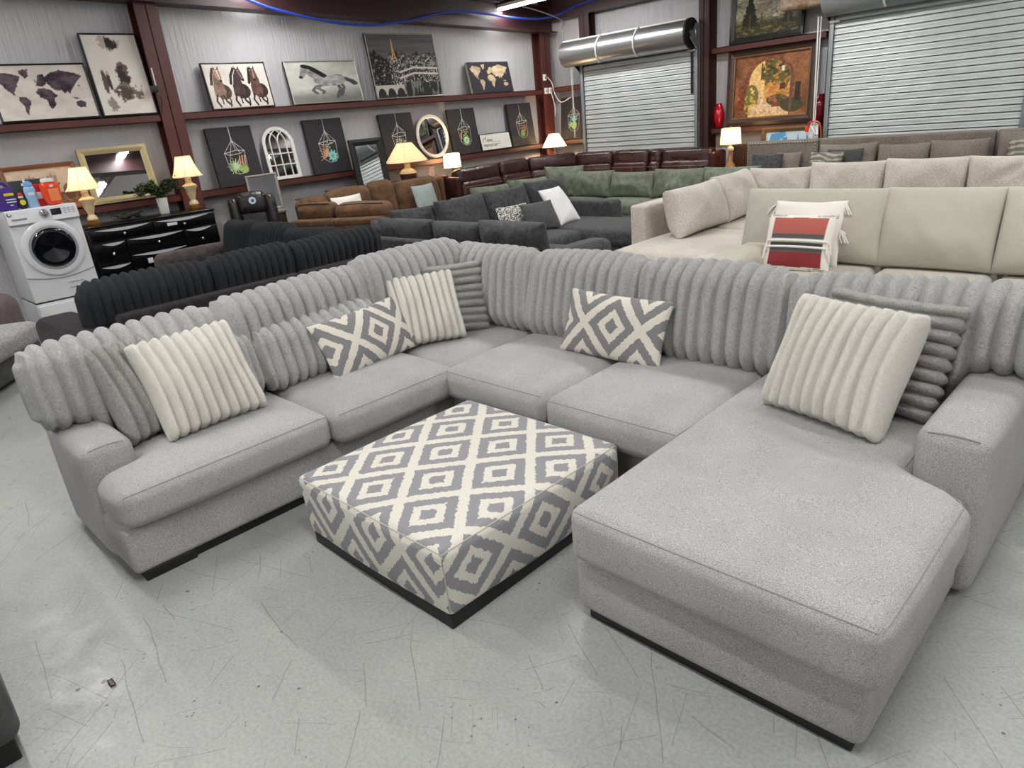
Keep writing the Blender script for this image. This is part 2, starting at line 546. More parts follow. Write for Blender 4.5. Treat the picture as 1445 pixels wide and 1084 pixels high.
M['bulb'] = m_emit('lamp_bulb', (1.0, 0.8, 0.5, 1), 8.0)
M['display'] = m_plain('dark_display_glass', rgb(18, 19, 24), 0.12, coat=0.5)
def m_glass_dark():
    k = NT('dark_door_glass')
    return k.set(color=rgb(10, 11, 16), rough=0.06, spec=0.7, coat=0.6)
M['door_glass'] = m_glass_dark()

# floor ---------------------------------------------------------------
def m_floor():
    k = NT('scuffed_painted_concrete')
    c = k.coord()
    big = k.noise(c, 0.55, 4, 0.6)
    col = k.ramp(big, [(0.3, rgb(143, 146, 143)), (0.7, rgb(163, 166, 162))])
    mid = k.noise(c, 5.0, 6, 0.7)
    col = k.mix(k.math('MULTIPLY', k.ramp(mid, [(0.52, (0, 0, 0)), (0.74, (1, 1, 1))]), 0.45), col, rgb(132, 133, 129))
    fine = k.noise(c, 70, 4, 0.7)
    col = k.mix(0.35, col, k.ramp(fine, [(0.35, rgb(136, 138, 135)), (0.65, rgb(186, 188, 185))]))
    # straight drag scratches: one random segment per cell of a rotated grid
    def scratch(ang, rows, per, wid, amt, seed):
        v_ = k.coord(rot=(0, 0, ang))
        sp = k.n('ShaderNodeSeparateXYZ'); k.link(v_, sp.inputs[0])
        wob = k.math('MULTIPLY', k.math('SUBTRACT', k.noise(c, .8 + .2 * seed, 2), .5), .10)
        y_ = k.math('MULTIPLY', k.math('ADD', k.math('ADD', sp.outputs[1], wob), 50 + seed * 3.7), rows)
        row = k.math('FLOOR', y_); fy = k.math('FRACT', y_)
        x_ = k.math('DIVIDE', k.math('ADD', sp.outputs[0], 60 + seed), per)
        cb = k.n('ShaderNodeCombineXYZ'); k.link(row, cb.inputs[0]); k.link(k.math('FLOOR', x_), cb.inputs[1]); cb.inputs[2].default_value = seed
        wn = k.n('ShaderNodeTexWhiteNoise', noise_dimensions='3D'); k.link(cb.outputs[0], wn.inputs['Vector'])
        sc_ = k.n('ShaderNodeSeparateColor'); k.link(wn.outputs['Color'], sc_.inputs[0])
        fx_ = k.math('FRACT', x_)
        a_ = k.math('MULTIPLY', sc_.outputs[0], .6)
        on = k.math('MULTIPLY', k.math('GREATER_THAN', fx_, a_), k.math('LESS_THAN', fx_, k.math('ADD', a_, k.math('MULTIPLY', sc_.outputs[1], .42))))
        near = k.math('LESS_THAN', k.math('ABSOLUTE', k.math('SUBTRACT', fy, k.math('ADD', k.math('MULTIPLY', sc_.outputs[2], .8), .1))), wid * rows)
        m_ = k.math('MULTIPLY', on, near)
        m_ = k.math('MULTIPLY', m_, k.math('GREATER_THAN', wn.outputs['Value'], .45))
        return k.math('MULTIPLY', m_, amt)
    for q in ((.55, 9, .9, .0016, .5, 1), (-.35, 8, 1.2, .0014, .5, 2), (1.25, 8, .8, .0014, .42, 3), (.9, 7, 1.5, .0018, .5, 4), (-1.0, 9, .7, .0014, .42, 5), (.15, 6, 1.6, .0022, .45, 6), (.72, 16, .5, .0011, .35, 7), (-.6, 15, .45, .0011, .35, 8)):
        col = k.mix(scratch(*q), col, rgb(88, 86, 82))
    v = k.n('ShaderNodeTexVoronoi'); v.inputs['Scale'].default_value = 8.5; k.link(c, v.inputs['Vector'])
    spot = k.math('LESS_THAN', v.outputs['Distance'], k.math('MULTIPLY', k.ramp(k.noise(c, 2.3, 2), [(0.45, (0, 0, 0)), (0.7, (1, 1, 1))]), 0.11))
    col = k.mix(k.math('MULTIPLY', spot, 0.8), col, rgb(62, 58, 52))
    v2 = k.n('ShaderNodeTexVoronoi'); v2.inputs['Scale'].default_value = 31; k.link(c, v2.inputs['Vector'])
    spot = k.math('LESS_THAN', v2.outputs['Distance'], k.math('MULTIPLY', k.ramp(k.noise(c, 3.1, 2), [(0.42, (0, 0, 0)), (0.66, (1, 1, 1))]), 0.15))
    col = k.mix(k.math('MULTIPLY', spot, 0.7), col, rgb(92, 88, 80))
    r = k.ramp(mid, [(0.3, (0.26,) * 3), (0.75, (0.5,) * 3)])
    return k.set(color=col, rough=r, spec=0.45, normal=k.bump(mid, 0.06, 0.01))
M['floor'] = m_floor()

def m_wall(name, axis):
    """white vinyl-faced insulation: upright wrinkles, soft gloss"""
    k = NT(name)
    st = (0.2, 9, 0.55) if axis == 'x' else (9, 0.2, 0.55)
    f = k.noise(k.coord(scale=st), 1.6, 6, 0.62, 0.35)
    f2 = k.noise(k.coord(scale=tuple(s * 3 for s in st)), 1.3, 3, 0.6, 0.6)
    col = k.mix(k.noise(k.coord(), 0.8, 3), rgb(198, 197, 201), rgb(178, 177, 181))
    n1 = k.bump(f, 0.7, 0.05)
    return k.set(color=col, rough=0.34, spec=0.5, normal=k.bump(f2, 0.35, 0.015, n1))
M['wall_x'] = m_wall('vinyl_insulation_side', 'x')
M['wall_y'] = m_wall('vinyl_insulation_end', 'y')
M['roof'] = m_plain('white_roof_insulation', rgb(205, 204, 205), 0.5)

def m_shutter():
    k = NT('grey_white_steel_slats')
    f = k.noise(k.coord(scale=(.4, 1, 6)), 3, 4, 0.6)
    col = k.ramp(f, [(0.3, rgb(172, 178, 178)), (0.7, rgb(196, 200, 199))])
    return k.set(color=col, rough=0.38, metal=0.15, spec=0.5)
M['slat'] = m_shutter()

# ================================================================== THE ROOM
WA = -9.95      # end wall with the picture ledges
WB = 11.48      # side wall with the roller shutters
def roof_z(y): return 4.22 - 0.036 * (y - 4.0)
struct('floor', box(WA - .1, 4.0, -6.0, WB + .1, -0.12, 0.0, 0.001), M['floor'])
def wall_panel(x0, x1, y0, y1, z1a, z1b, along):
    if along == 'y':
        return prism([(y0, 0), (y1, 0), (y1, z1b), (y0, z1a)], 'x', x0, x1)
    return prism([(x0, 0), (x1, 0), (x1, z1a), (x0, z1a)], 'y', y0, y1)
struct('wall_left', wall_panel(WA - .1, WA, -6.0, WB + .1, roof_z(-6), roof_z(WB), 'y'), M['wall_x'])
struct('wall_back', wall_panel(WA, 4.0, WB, WB + .1, roof_z(WB), 0, 'x'), M['wall_y'])
struct('wall_right', wall_panel(4.0, 4.1, -6.0, WB + .1, roof_z(-6), roof_z(WB), 'y'), M['wall_x'])
struct('wall_front', wall_panel(WA - .1, 4.1, -6.1, -6.0, roof_z(-6), 0, 'x'), M['wall_y'])
struct('ceiling', prism([(-6.1, roof_z(-6.1)), (WB + .1, roof_z(WB + .1)), (WB + .1, roof_z(WB) + .1), (-6.1, roof_z(-6.1) + .1)], 'x', WA - .1, 4.1), M['roof'])
# steel frame ---------------------------------------------------------
def h_column(x0, x1, y0, y1, z1, face, fl=0.02):
    """wide-flange post: two flanges and a web"""
    if face == 'x':
        return join(box(x1 - fl, x1, y0, y1, 0, z1, .002), box(x0, x0 + fl, y0, y1, 0, z1, .002),
                    box(x0, x1, (y0 + y1) / 2 - .008, (y0 + y1) / 2 + .008, 0, z1, .002))
    return join(box(x0, x1, y0, y0 + fl, 0, z1, .002), box(x0, x1, y1 - fl, y1, 0, z1, .002),
                box((x0 + x1) / 2 - .008, (x0 + x1) / 2 + .008, y0, y1, 0, z1, .002))
struct('trim_1', h_column(-9.945, -9.73, 3.69, 3.965, 3.70, 'x'), M['maroon'])
struct('trim_2', h_column(-9.945, -9.73, 11.0, 11.27, 3.35, 'x'), M['maroon'])
struct('trim_3', h_column(-9.945, -9.73, -3.8, -3.52, 3.9, 'x'), M['maroon'])
# sloping rafter along the end wall
def rafter(x0, x1, y0, y1, dep=.44):
    zb = lambda y: 3.31 - 0.036 * (y - 10.98)
    P = [(y0, zb(y0)), (y1, zb(y1)), (y1, zb(y1) + dep), (y0, zb(y0) + dep)]
    Pf = [(y0, zb(y0)), (y1, zb(y1)), (y1, zb(y1) + .02), (y0, zb(y0) + .02)]
    Pt = [(y0, zb(y0) + dep - .02), (y1, zb(y1) + dep - .02), (y1, zb(y1) + dep), (y0, zb(y0) + dep)]
    xm = (x0 + x1) / 2
    return join(prism(P, 'x', xm - .01, xm + .01), prism(Pf, 'x', x0, x1), prism(Pt, 'x', x0, x1))
struct('trim_4', rafter(-9.90, -9.62, -5.95, 11.40), M['maroon_dark'])
struct('trim_5', rafter(-3.6, -3.3, -5.95, 11.40, .5), M['maroon_dark'])
for i, y in enumerate((0.3, 2.0, 3.7, 5.4, 7.1, 8.8, 10.3)):
    z = roof_z(y)
    struct('trim_%d' % (6 + i), join(box(-9.9, 3.9, y - .012, y + .012, z - .24, z - .015, .002), box(-9.9, 3.9, y - .012, y + .08, z - .25, z - .238, .002)), M['maroon_dark'])
struct('trim_13', box(-9.94, 3.9, 11.26, 11.47, 3.50, 3.86, .004), M['maroon_dark'])
struct('trim_14', h_column(-8.99, -8.76, 11.27, 11.47, 3.5, 'y'), M['maroon_dark'])
struct('trim_15', h_column(-6.47, -6.29, 11.20, 11.47, 3.5, 'y'), M['maroon_dark'])
struct('trim_16', h_column(-4.44, -4.36, 11.38, 11.47, 3.5, 'y'), M['maroon_dark'])
# girts used as picture ledges
def ledge_x(y0, y1, zt, h=.09):
    return join(box(WA, -9.75, y0, y1, zt - .012, zt, .002), box(-9.762, -9.75, y0, y1, zt - h, zt, .002), box(WA, -9.75, y0, y1, zt - h, zt - h + .01, .002))
def ledge_y(x0, x1, zt, h=.09):
    return join(box(x0, x1, 11.28, WB, zt - .012, zt, .002), box(x0, x1, 11.28, 11.292, zt - h, zt, .002), box(x0, x1, 11.28, WB, zt - h, zt - h + .01, .002))
n = 17
for (y0, y1, z) in ((-3.5, 3.68, 2.31), (3.975, 10.99, 2.31), (-3.5, 3.68, 1.32), (3.975, 10.99, 1.32)):
    struct('trim_%d' % n, ledge_x(y0, y1, z), M['maroon']); n += 1
for (x0, x1, z) in ((-9.72, -9.0, 2.33), (-9.72, -9.0, 1.345), (-6.28, -4.45, 2.60), (-6.28, -4.45, 1.37)):
    struct('trim_%d' % n, ledge_y(x0, x1, z), M['maroon']); n += 1

# roller shutters -----------------------------------------------------
def slat_curtain(x0, x1, z0, z1, y, pitch=.0845):
    prof = []
    z = z1
    while z > z0 + 1e-6:
        for t, d in ((0, 0.040), (.14, .040), (.145, 0.002), (.3, -.004), (.5, -.007), (.53, -.004), (.56, -.008), (.8, -.010), (.995, -.015)):
            prof.append((y + d, z - t * pitch))
        z -= pitch
    prof.append((y, z0)); prof += [(y + .055, z0), (y + .055, z1)]
    V, F = prism(prof[::-1], 'x', x0, x1)
    return V, F
def shutter(idx, x0, x1, ztop, drum_z, drum_r, hood):
    d = struct('door_%d' % idx, slat_curtain(x0, x1, 0.01, ztop, 11.20), M['slat'])
    for s in (x0 - .07, x1 + .0):
        mesh('track', join(box(s, s + .07, 11.15, 11.17, 0, ztop + .05, .003), box(s, s + .07, 11.24, 11.27, 0, ztop + .05, .003), box(s if s < x0 else s + .055, s + .015 if s < x0 else s + .07, 11.15, 11.27, 0, ztop + .05, .003)), M['track'], d)
    return d
d1 = shutter(1, -8.87, -6.52, 2.62, 2.8, .2, False)
V, F = lathe([(.0, 0), (.225, 0), (.225, 2.62), (.0, 2.62)], 40, cap=False)
V = place(V, rz=0) @ roty(PI / 2).T + np.array([-9.19, 11.10, 2.855])
mesh('drum', (V, F), M['galv'], d1)
mesh('drum_bar', join(box(-9.2, -6.6, 11.02, 11.06, 3.06, 3.085, .003)), M['white_paint'], d1)
for x in (-8.32, -7.52):
    pts = [(x + .06 * (a / 40 - .5), 11.10 - .236 * math.cos(math.radians(a * 4 - 70)), 2.855 + .236 * math.sin(math.radians(a * 4 - 70))) for a in range(0, 41)]
    mesh('strap', tube(pts, .014, 6), M['white_plastic'], d1)
V, F = lathe([(.0, 0), (.2, 0), (.235, .02), (.235, .05), (.19, .06), (.1, .06), (.07, .1), (0, .1)], 24, cap=False)
mesh('drum_end_cap', (V @ roty(PI / 2).T + np.array([-6.58, 11.10, 2.855]), F), M['dark_metal'], d1)
mesh('bracket', join(prism([(10.92, 2.78), (11.28, 2.50), (11.28, 3.0), (11.1, 3.0)], 'x', -6.47, -6.455), box(-6.56, -6.45, 11.08, 11.12, 2.80, 2.90, .005)), M['galv'], d1)
mesh('bracket', prism([(10.95, 2.70), (11.28, 2.45), (11.28, 2.9), (11.1, 2.9)], 'x', -8.96, -8.945), M['dark_metal'], d1)
mesh('slide_bolt_guide', box(-6.60, -6.56, 11.17, 11.19, 1.95, 2.58, .003), M['dark_metal'], d1)
mesh('stop_bar', box(-6.66, -6.5, 11.13, 11.16, 2.59, 2.62, .004), M['galv'], d1)
d2 = shutter(2, -4.30, -1.92, 2.78, 3.0, .22, True)
V, F = lathe([(.0, 0), (.26, 0), (.26, 2.5), (.0, 2.5)], 40, cap=False)
mesh('drum', (V @ roty(PI / 2).T + np.array([-4.37, 11.05, 3.02]), F), M['track'], d2)
mesh('motor_housing', (lambda q: (q[0] + np.array([-4.60, 11.0, 3.04]), q[1]))(softbox((.78, .3, .26), .06, seg=.1)), M['rust'], d2)
mesh('bracket', prism([(10.9, 2.85), (11.28, 2.62), (11.28, 3.1), (11.1, 3.1)], 'x', -4.37, -4.355), M['dark_metal'], d2)
mesh('stop_bar', box(-4.36, -4.22, 11.13, 11.16, 2.68, 2.71, .004), M['white_plastic'], d2)
pts = [(-3.55 + .02 * math.sin(a), 11.05 - .27 * math.cos(a), 3.02 + .27 * math.sin(a)) for a in np.linspace(-1.2, 1.2, 14)]
mesh('strap', tube(pts, .014, 6), M['white_plastic'], d2)
# hoist cords of the shutters
t = tag(mesh('pull_cord', join(tube([(-9.06, 11.06, 2.6), (-9.06, 11.05, 1.38)], .0045), tube([(-9.035, 11.06, 2.6), (-9.035, 11.05, 1.38)], .0035)), M['cable_white'], origin=(-9.07, 11.06, 1.36)),
        'thin looped pull cord hanging at the left track of the left shutter', 'cord')
t = thing('pull_cord', 'pale pull cord beside the right shutter, ending in a tangled bundle', 'cord', (-4.47, 11.1, 1.0))
mesh('cord', join(tube([(-4.47, 11.02, 2.78), (-4.462, 11.04, 1.25)], .011), tube([(-4.43, 11.02, 2.78), (-4.442, 11.04, 1.25)], .008)), M['cable_white'], t)
b = MB()
for i in range(9):
    a = rnd.uniform(0, 6)
    b.add(*tube(smoothpath([(-4.45 + rnd.uniform(-.05, .05), 11.06 + rnd.uniform(-.04, .02), 1.33 + rnd.uniform(-.02, .05)), (-4.45 + rnd.uniform(-.09, .07), 11.04 + rnd.uniform(-.04, .03), 1.2), (-4.45 + rnd.uniform(-.07, .07), 11.05, 1.02 + rnd.uniform(-.03, .08))], 5), .016, 5))
mesh('bundle', b.get(), M['white_plastic'], t)
mesh('orange_tie', join(tube(smoothpath([(-4.55, 11.04, 1.27), (-4.5, 11.0, 1.38), (-4.36, 11.0, 1.36), (-4.33, 11.02, 1.15), (-4.37, 11.03, .98)], 6), .01, 6), box(-4.58, -4.52, 11.02, 11.06, 1.24, 1.33, .01)), M['orange_plastic'], t)

# fluorescent battens ---------------------------------------------------
def batten(x, y, label, L=2.44):
    z = roof_z(y) - .26
    t = thing('ceiling_light', label, 'ceiling light', (x, y, z), 'fluorescent strip lights under the roof')
    mesh('housing', box(x - L / 2, x + L / 2, y - .06, y + .06, z - .05, z, .004), M['white_paint'], t)
    for s in (-1, 1):
        V, F = lathe([(.001, 0), (.018, .0), (.018, L - .06), (.001, L - .06)], 10, cap=False)
        mesh('tube', (V @ roty(PI / 2).T + np.array([x - L / 2 + .03, y + s * .035, z - .075]), F), M['tube'], t)
    l = bpy.data.lights.new('fluorescent', 'AREA'); l.shape = 'RECTANGLE'; l.size = L; l.size_y = .14
    l.energy = LAMP_W; l.color = (1.0, .985, .965)
    o = bpy.data.objects.new('fluorescent_glow', l); COL.objects.link(o); o.location = (x, y, z - .11)
    return t
LAMP_W = 66
# only the end of the batten above the corner is inside the photo
batten(-8.75, 10.0, 'fluorescent strip light under the roof near the far corner, its lit end showing', 2.7)
for y in (0.65, 5.2):
    batten(-8.7, y, 'fluorescent strip light under the roof above the picture wall')
for x in (-4.6, -0.6):
    for y in (-3.2, 0.65, 5.2, 9.3):
        batten(x, y, 'fluorescent strip light under the roof above the showroom floor')
batten(2.6, 3.0, 'fluorescent strip light under the roof above the right end')
# conduit from the far batten to the left shutter
tag(mesh('conduit', tube(smoothpath([(-9.9, 9.9, 3.78), (-9.55, 10.4, 3.70), (-9.35, 11.18, 3.48), (-9.33, 11.2, 3.3), (-9.32, 11.2, 2.95)], 8), .012, 6), M['track'], origin=(-9.32, 11.2, 2.95)),
    'thin grey conduit bending down from the roof to the left shutter drum', 'conduit')

# ================================================================== CAMERA
H_CAM = 1.85
f_px, pit, rol, yaw = 976.85, .365397, -.0995231, -.8047015
fw = Vector((math.sin(yaw) * math.cos(pit), math.cos(yaw) * math.cos(pit), -math.sin(pit)))
rt = Vector((math.cos(yaw), -math.sin(yaw), 0)); up = rt.cross(fw)
cR = rt * math.cos(rol) + up * math.sin(rol); cU = -rt * math.sin(rol) + up * math.cos(rol)
cam = bpy.data.cameras.new('camera'); cam.sensor_width = 36; cam.lens = f_px / 1445 * 36
co = bpy.data.objects.new('camera', cam); COL.objects.link(co)
co.matrix_world = Matrix(((cR.x, cU.x, -fw.x, 0), (cR.y, cU.y, -fw.y, 0), (cR.z, cU.z, -fw.z, H_CAM), (0, 0, 0, 1)))
cam.clip_start = .05
SC.camera = co
SC.view_settings.view_transform = 'Standard'
SC.view_settings.look = 'None'
SC.view_settings.gamma = 1
SC.view_settings.use_curve_mapping = False
SC.view_settings.exposure = 0.0
w = bpy.data.worlds.new('World'); SC.world = w; w.use_nodes = True
w.node_tree.nodes['Background'].inputs[0].default_value = (.8, .85, .9, 1)
w.node_tree.nodes['Background'].inputs[1].default_value = 0.3

# ================================================================== MAIN LIGHT-GREY SECTIONAL
S = thing('sectional_sofa', 'large light grey U-shaped sectional with plush ribbed back cushions and a chaise', 'sofa', (-2.3, 2.9, 0))
hm = M['heather']
# black plinth rails set back under the frame
for b_ in ((-3.95, -3.23, .63, .70), (-3.30, -3.23, .68, 2.5), (-3.2, -1.45, 2.62, 2.69), (-1.44, -.46, 1.685, 1.76), (-1.43, -1.36, 1.72, 2.6), (-.60, -.52, 1.75, 3.5)):
    mesh('plinth', box(*b_, 0, .06, .004), M['plinth'], S)
mesh('foot', box(-3.30, -3.21, .62, .86, 0, .05, .004), M['plinth'], S)
def fr(name, x0, x1, y0, y1, z0, z1, r=.03, bulge=(0, 0, 0), **kw):
    return cush(S, name, hm, ((x0 + x1) / 2, (y0 + y1) / 2, (z0 + z1) / 2), (x1 - x0, y1 - y0, z1 - z0), r, bulge, **kw)
fr('base', -4.10, -3.205, .585, 2.62, .045, .285, .03, seg=.2)
fr('base', -4.10, -1.44, 2.56, 3.60, .045, .285, .03, seg=.2)
fr('base', -1.49, -.425, 1.665, 3.60, .034, .275, .04, (0, .01, 0), seg=.2)
fr('back_frame', -4.20, -4.02, .60, 3.66, .05, .74, .04, seg=.2)
fr('back_frame', -4.20, -.36, 3.52, 3.66, .05, .74, .04, seg=.2)
# arms
def arm(x0, x1, y0, y1, zt, name='arm', end='x'):
    o = fr(name, x0, x1, y0, y1, .02, zt, .05, (0.012, .012, .012), seg=.08)
    return o
aL = arm(-4.15, -3.49, .575, .805, .605)
aR = arm(-.615, -.375, 2.60, 3.62, .665)
def seam(o, pts, r=.0026):
    return mesh('seam', tube(pts, r, 5), M['heather_seam'], o)
seam(aL, [(-3.499, .612 + t * .155, .594 + .007 * math.sin(PI * t)) for t in np.linspace(0, 1, 9)])
seam(aR, [(-.578 + t * .165, 2.609, .654 + .007 * math.sin(PI * t)) for t in np.linspace(0, 1, 9)])
# seat cushions ----------------------------------------------------------
def seat(x0, x1, y0, y1, z0, z1, r=.075, crown=.03, warp=None, edges=(), seed=1):
    c = np.array([(x0 + x1) / 2, (y0 + y1) / 2, (z0 + z1) / 2]); s = np.array([x1 - x0, y1 - y0, z1 - z0]); h = s / 2
    blg = (.018, .018, crown)
    V, F = softbox(s, r, blg, .05, 5, None, (.003, seed))
    V = V + c
    if warp: V = warp(V)
    o = mesh('seat_cushion', (V, F), hm, S, sharp=None)
    for e in edges:      # stitched seam along a top edge of the cushion
        t = np.linspace(-1, 1, 40)
        if e in ('-y', '+y'):
            P = np.stack([t * h[0] * .985, np.full(40, (-h[1] if e == '-y' else h[1])), np.full(40, h[2])], -1)
        else:
            P = np.stack([np.full(40, (-h[0] if e == '-x' else h[0])), t * h[1] * .985, np.full(40, h[2])], -1)
        Q = softmap(P, h, min(r, h.min() * .999), blg, None, (.003, seed)) + c
        if warp: Q = warp(Q)
        seam(o, [tuple(q) for q in Q + np.array([0, 0, .001])])
    return o
def warpL(V):      # T-shaped seat: steps inward behind the front of the left arm
    V = V.copy()
    k = smooth01((-3.43 - V[:, 0]) / .08)
    lo, nl, hi = .592, .815, 1.66
    V[:, 1] = V[:, 1] + k * (1 - np.clip((V[:, 1] - lo) / (hi - lo), 0, 1)) * (nl - lo)
    return V
def warpC(V):      # T-shaped chaise pad: steps inward behind the front of the right arm
    V = V.copy()
    k = smooth01((V[:, 1] - 2.43) / .16)
    lo, hi, nh = -1.485, -.392, -.63
    V[:, 0] = V[:, 0] - k * np.clip((V[:, 0] - lo) / (hi - lo), 0, 1) * (hi - nh)
    return V
seat(-4.02, -3.145, .592, 1.665, .285, .478, .06, .028, warpL, ('+x',), 1)
seat(-4.02, -3.10, 1.675, 2.545, .280, .478, .065, .03, None, ('+x',), 2)
seat(-3.95, -3.165, 2.555, 3.42, .280, .462, .07, .02, None, (), 3)
seat(-3.155, -2.325, 2.445, 3.42, .280, .478, .065, .03, None, ('-y',), 4)
seat(-2.315, -1.495, 2.425, 3.42, .280, .478, .065, .03, None, ('-y', '+x'), 5)
seat(-1.485, -.392, 1.632, 3.42, .275, .505, .052, .026, warpC, ('-y', '+x'), 6)
# plush ribbed back cushions ---------------------------------------------
def lift(V, mask_axis, a0, a1, zb, ztop):
    """raise the lower edge of a cushion where it rides over an arm"""
    V = V.copy()
    k = smooth01((V[:, mask_axis] - a0) / (a1 - a0))
    z0 = .47
    f = np.clip((ztop - V[:, 2]) / (ztop - z0), 0, 1.1)
    V[:, 2] += k * f * (zb - z0)
    return V
RIB = (0, .077, .052)
def backc(c, w, h, th, rz, tilt, seed, warp=None, mat='fur_grey', z0=.475):
    return cush(S, 'back_cushion', M[mat], (c[0], c[1], z0 + h / 2), (w + .05, th, h), .105, (0, .03, .015), rz, tilt, RIB, (.011, seed), .045, warp=warp)
X = PI / 2   # facing +x
backc((-3.98, 1.02), .97, .525, .24, X, -.13, 11, lambda V: lift(V, 1, .86, .70, .615, 1.04))
backc((-3.95, 2.01), .99, .55, .24, X, -.13, 12)
backc((-3.95, 2.92), .90, .585, .23, X, -.13, 13)
backc((-3.55, 3.36), .82, .535, .22, 0, -.20, 14)
backc((-2.735, 3.375), .90, .525, .23, 0, -.26, 15)
backc((-1.86, 3.375), .90, .52, .23, 0, -.26, 16)
backc((-.83, 3.375), .118e1, .51, .24, 0, -.24, 17, lambda V: lift(V, 0, -.72, -.56, .67, 1.04))

# ottoman -----------------------------------------------------------------
O = thing('ottoman', 'square cocktail ottoman in grey and cream ikat diamonds inside the light grey sectional', 'ottoman', (-2.325, 1.83, 0))
mesh('plinth', box(-2.835, -1.815, 1.295, 2.365, 0, .065, .004), M['plinth'], O)
sx_, sy_, sz_ = 1.07, 1.12, .315
V, F, P, side = softbox((sx_, sy_, sz_), .035, (.012, .012, .016), .045, 5, None, (.004, 21), info=True)
oc = np.array([-2.325, 1.83, .058 + sz_ / 2])
# the cover narrows a little towards the floor
W_ = V.copy(); kz = (sz_ / 2 - V[:, 2]) / sz_
W_[:, 0] *= 1 - .02 * kz; W_[:, 1] *= 1 - .02 * kz
uv = []
for f, s in zip(F, side):
    for i in f:
        x, y, z = P[i]; dz = sz_ / 2 - z
        if s == '-y': q = (x, -sy_ / 2 - dz)
        elif s == '+y': q = (x, sy_ / 2 + dz)
        elif s == '+x': q = (sx_ / 2 + dz, y)
        elif s == '-x': q = (-sx_ / 2 - dz, y)
        else: q = (x, y)
        uv.append((q[0] + oc[0], q[1] + oc[1]))
cv_ = mesh('cover', (W_ + oc, F), M['ikat'], O, uv=uv, sharp=None)
oh = np.array([sx_, sy_, sz_]) / 2
def oseam(P):
    Q = softmap(np.array(P, float), oh, .035, (.012, .012, .016), None, (.004, 21)); kz = (sz_ / 2 - Q[:, 2]) / sz_
    Q[:, 0] *= 1 - .02 * kz; Q[:, 1] *= 1 - .02 * kz
    mesh('seam', tube([tuple(q) for q in Q * 1.0012 + oc], .0028, 5), M['ikat_seam'], cv_)
tt = np.linspace(-1, 1, 30)
for s in (-1, 1):
    oseam([(t * oh[0], s * oh[1], oh[2]) for t in tt]); oseam([(s * oh[0], t * oh[1], oh[2]) for t in tt])
    for q in (-1, 1): oseam([(s * oh[0], q * oh[1], t * oh[2]) for t in np.linspace(-.98, 1, 12)])

# scatter cushions ----------------------------------------------------------
def scatter(label, bl, br, z, h, lean, th, mat, ribs=None, seed=1, name='throw_pillow', group=None, uv=False, roll=0.0, ear=.05, w=None, wr=.012, n=28, pw=.5):
    bl = np.array(bl, float); br = np.array(br, float)
    d = br - bl; ww = w or float(np.hypot(*d)); ang = math.atan2(d[1], d[0])
    V, F, U = pillow(ww, h, th, n, ribs, ear, (wr, seed), pw)
    V = place(V, (0, 0, 0), 0, 0, roll)
    V[:, 2] -= V[:, 2].min()
    V = V @ rotx(-lean).T
    V[:, 2] -= V[:, 2].min()
    V = place(V, ((bl[0] + br[0]) / 2, (bl[1] + br[1]) / 2, z), ang)
    o = mesh(name, (V, F), M[mat], origin=((bl[0] + br[0]) / 2, (bl[1] + br[1]) / 2, z), uv=U if uv else None, sharp=None)
    return tag(o, label, 'pillow', group)
VR = (0, .054, .044); HR = (1, .054, .042)
for (y0, y1, lab, sd) in ((.90, 1.62, 'low grey ribbed lumbar cushion behind the white plush pillow on the left seats', 31), (1.60, 2.46, 'low grey ribbed lumbar cushion half behind the left ikat lumbar pillow', 32)):
    V, F = softbox((y1 - y0, .17, .34), .08, (0, .02, .01), .04, 4, (0, .066, .042), (.008, sd))
    V = place(V, (-3.77, (y0 + y1) / 2, .475 + .17), PI / 2, -.28)
    V[:, 2] += .478 - V[:, 2].min()
    tag(mesh('lumbar_cushion', (V, F), M['fur_grey'], origin=(-3.77, (y0 + y1) / 2, .478), sharp=None), lab, 'pillow')
scatter('mid-grey upright ribbed plush pillow leaning on the left arm, behind a white one', (-3.64, .825), (-3.74, 1.29), .475, .53, .50, .17, 'fur_mid', VR, 41)
scatter('ivory ribbed plush pillow standing on the left seat near the arm', (-3.485, .96), (-3.50, 1.50), .478, .53, .56, .20, 'fur_white', VR, 42, roll=.0)
scatter('ikat lumbar pillow propped on the left seats beside the corner', (-3.52, 1.945), (-3.60, 2.70), .478, .375, .48, .16, 'ikat_small', None, 43, uv=True, roll=-.03)
scatter('grey plush pillow with level ribs tucked in the sofa corner behind a white pillow', (-3.80, 2.80), (-3.49, 3.20), .465, .50, .36, .17, 'fur_mid', HR, 44)
scatter('ivory ribbed plush pillow standing in the sofa corner', (-3.68, 2.53), (-3.475, 2.965), .465, .48, .48, .17, 'fur_white', VR, 45)
scatter('ikat lumbar pillow leaning on the back cushions of the right seats', (-2.69, 3.01), (-1.99, 3.04), .482, .385, .42, .17, 'ikat_small', None, 46, uv=True, roll=.03)
scatter('grey plush pillow with level ribs behind the white pillow on the chaise', (-1.22, 3.08), (-.655, 2.985), .505, .50, .42, .18, 'fur_mid', HR, 47, roll=.02)
scatter('ivory ribbed plush pillow standing on the chaise by the right arm', (-1.30, 2.825), (-.755, 2.675), .505, .525, .52, .20, 'fur_white', VR, 48)

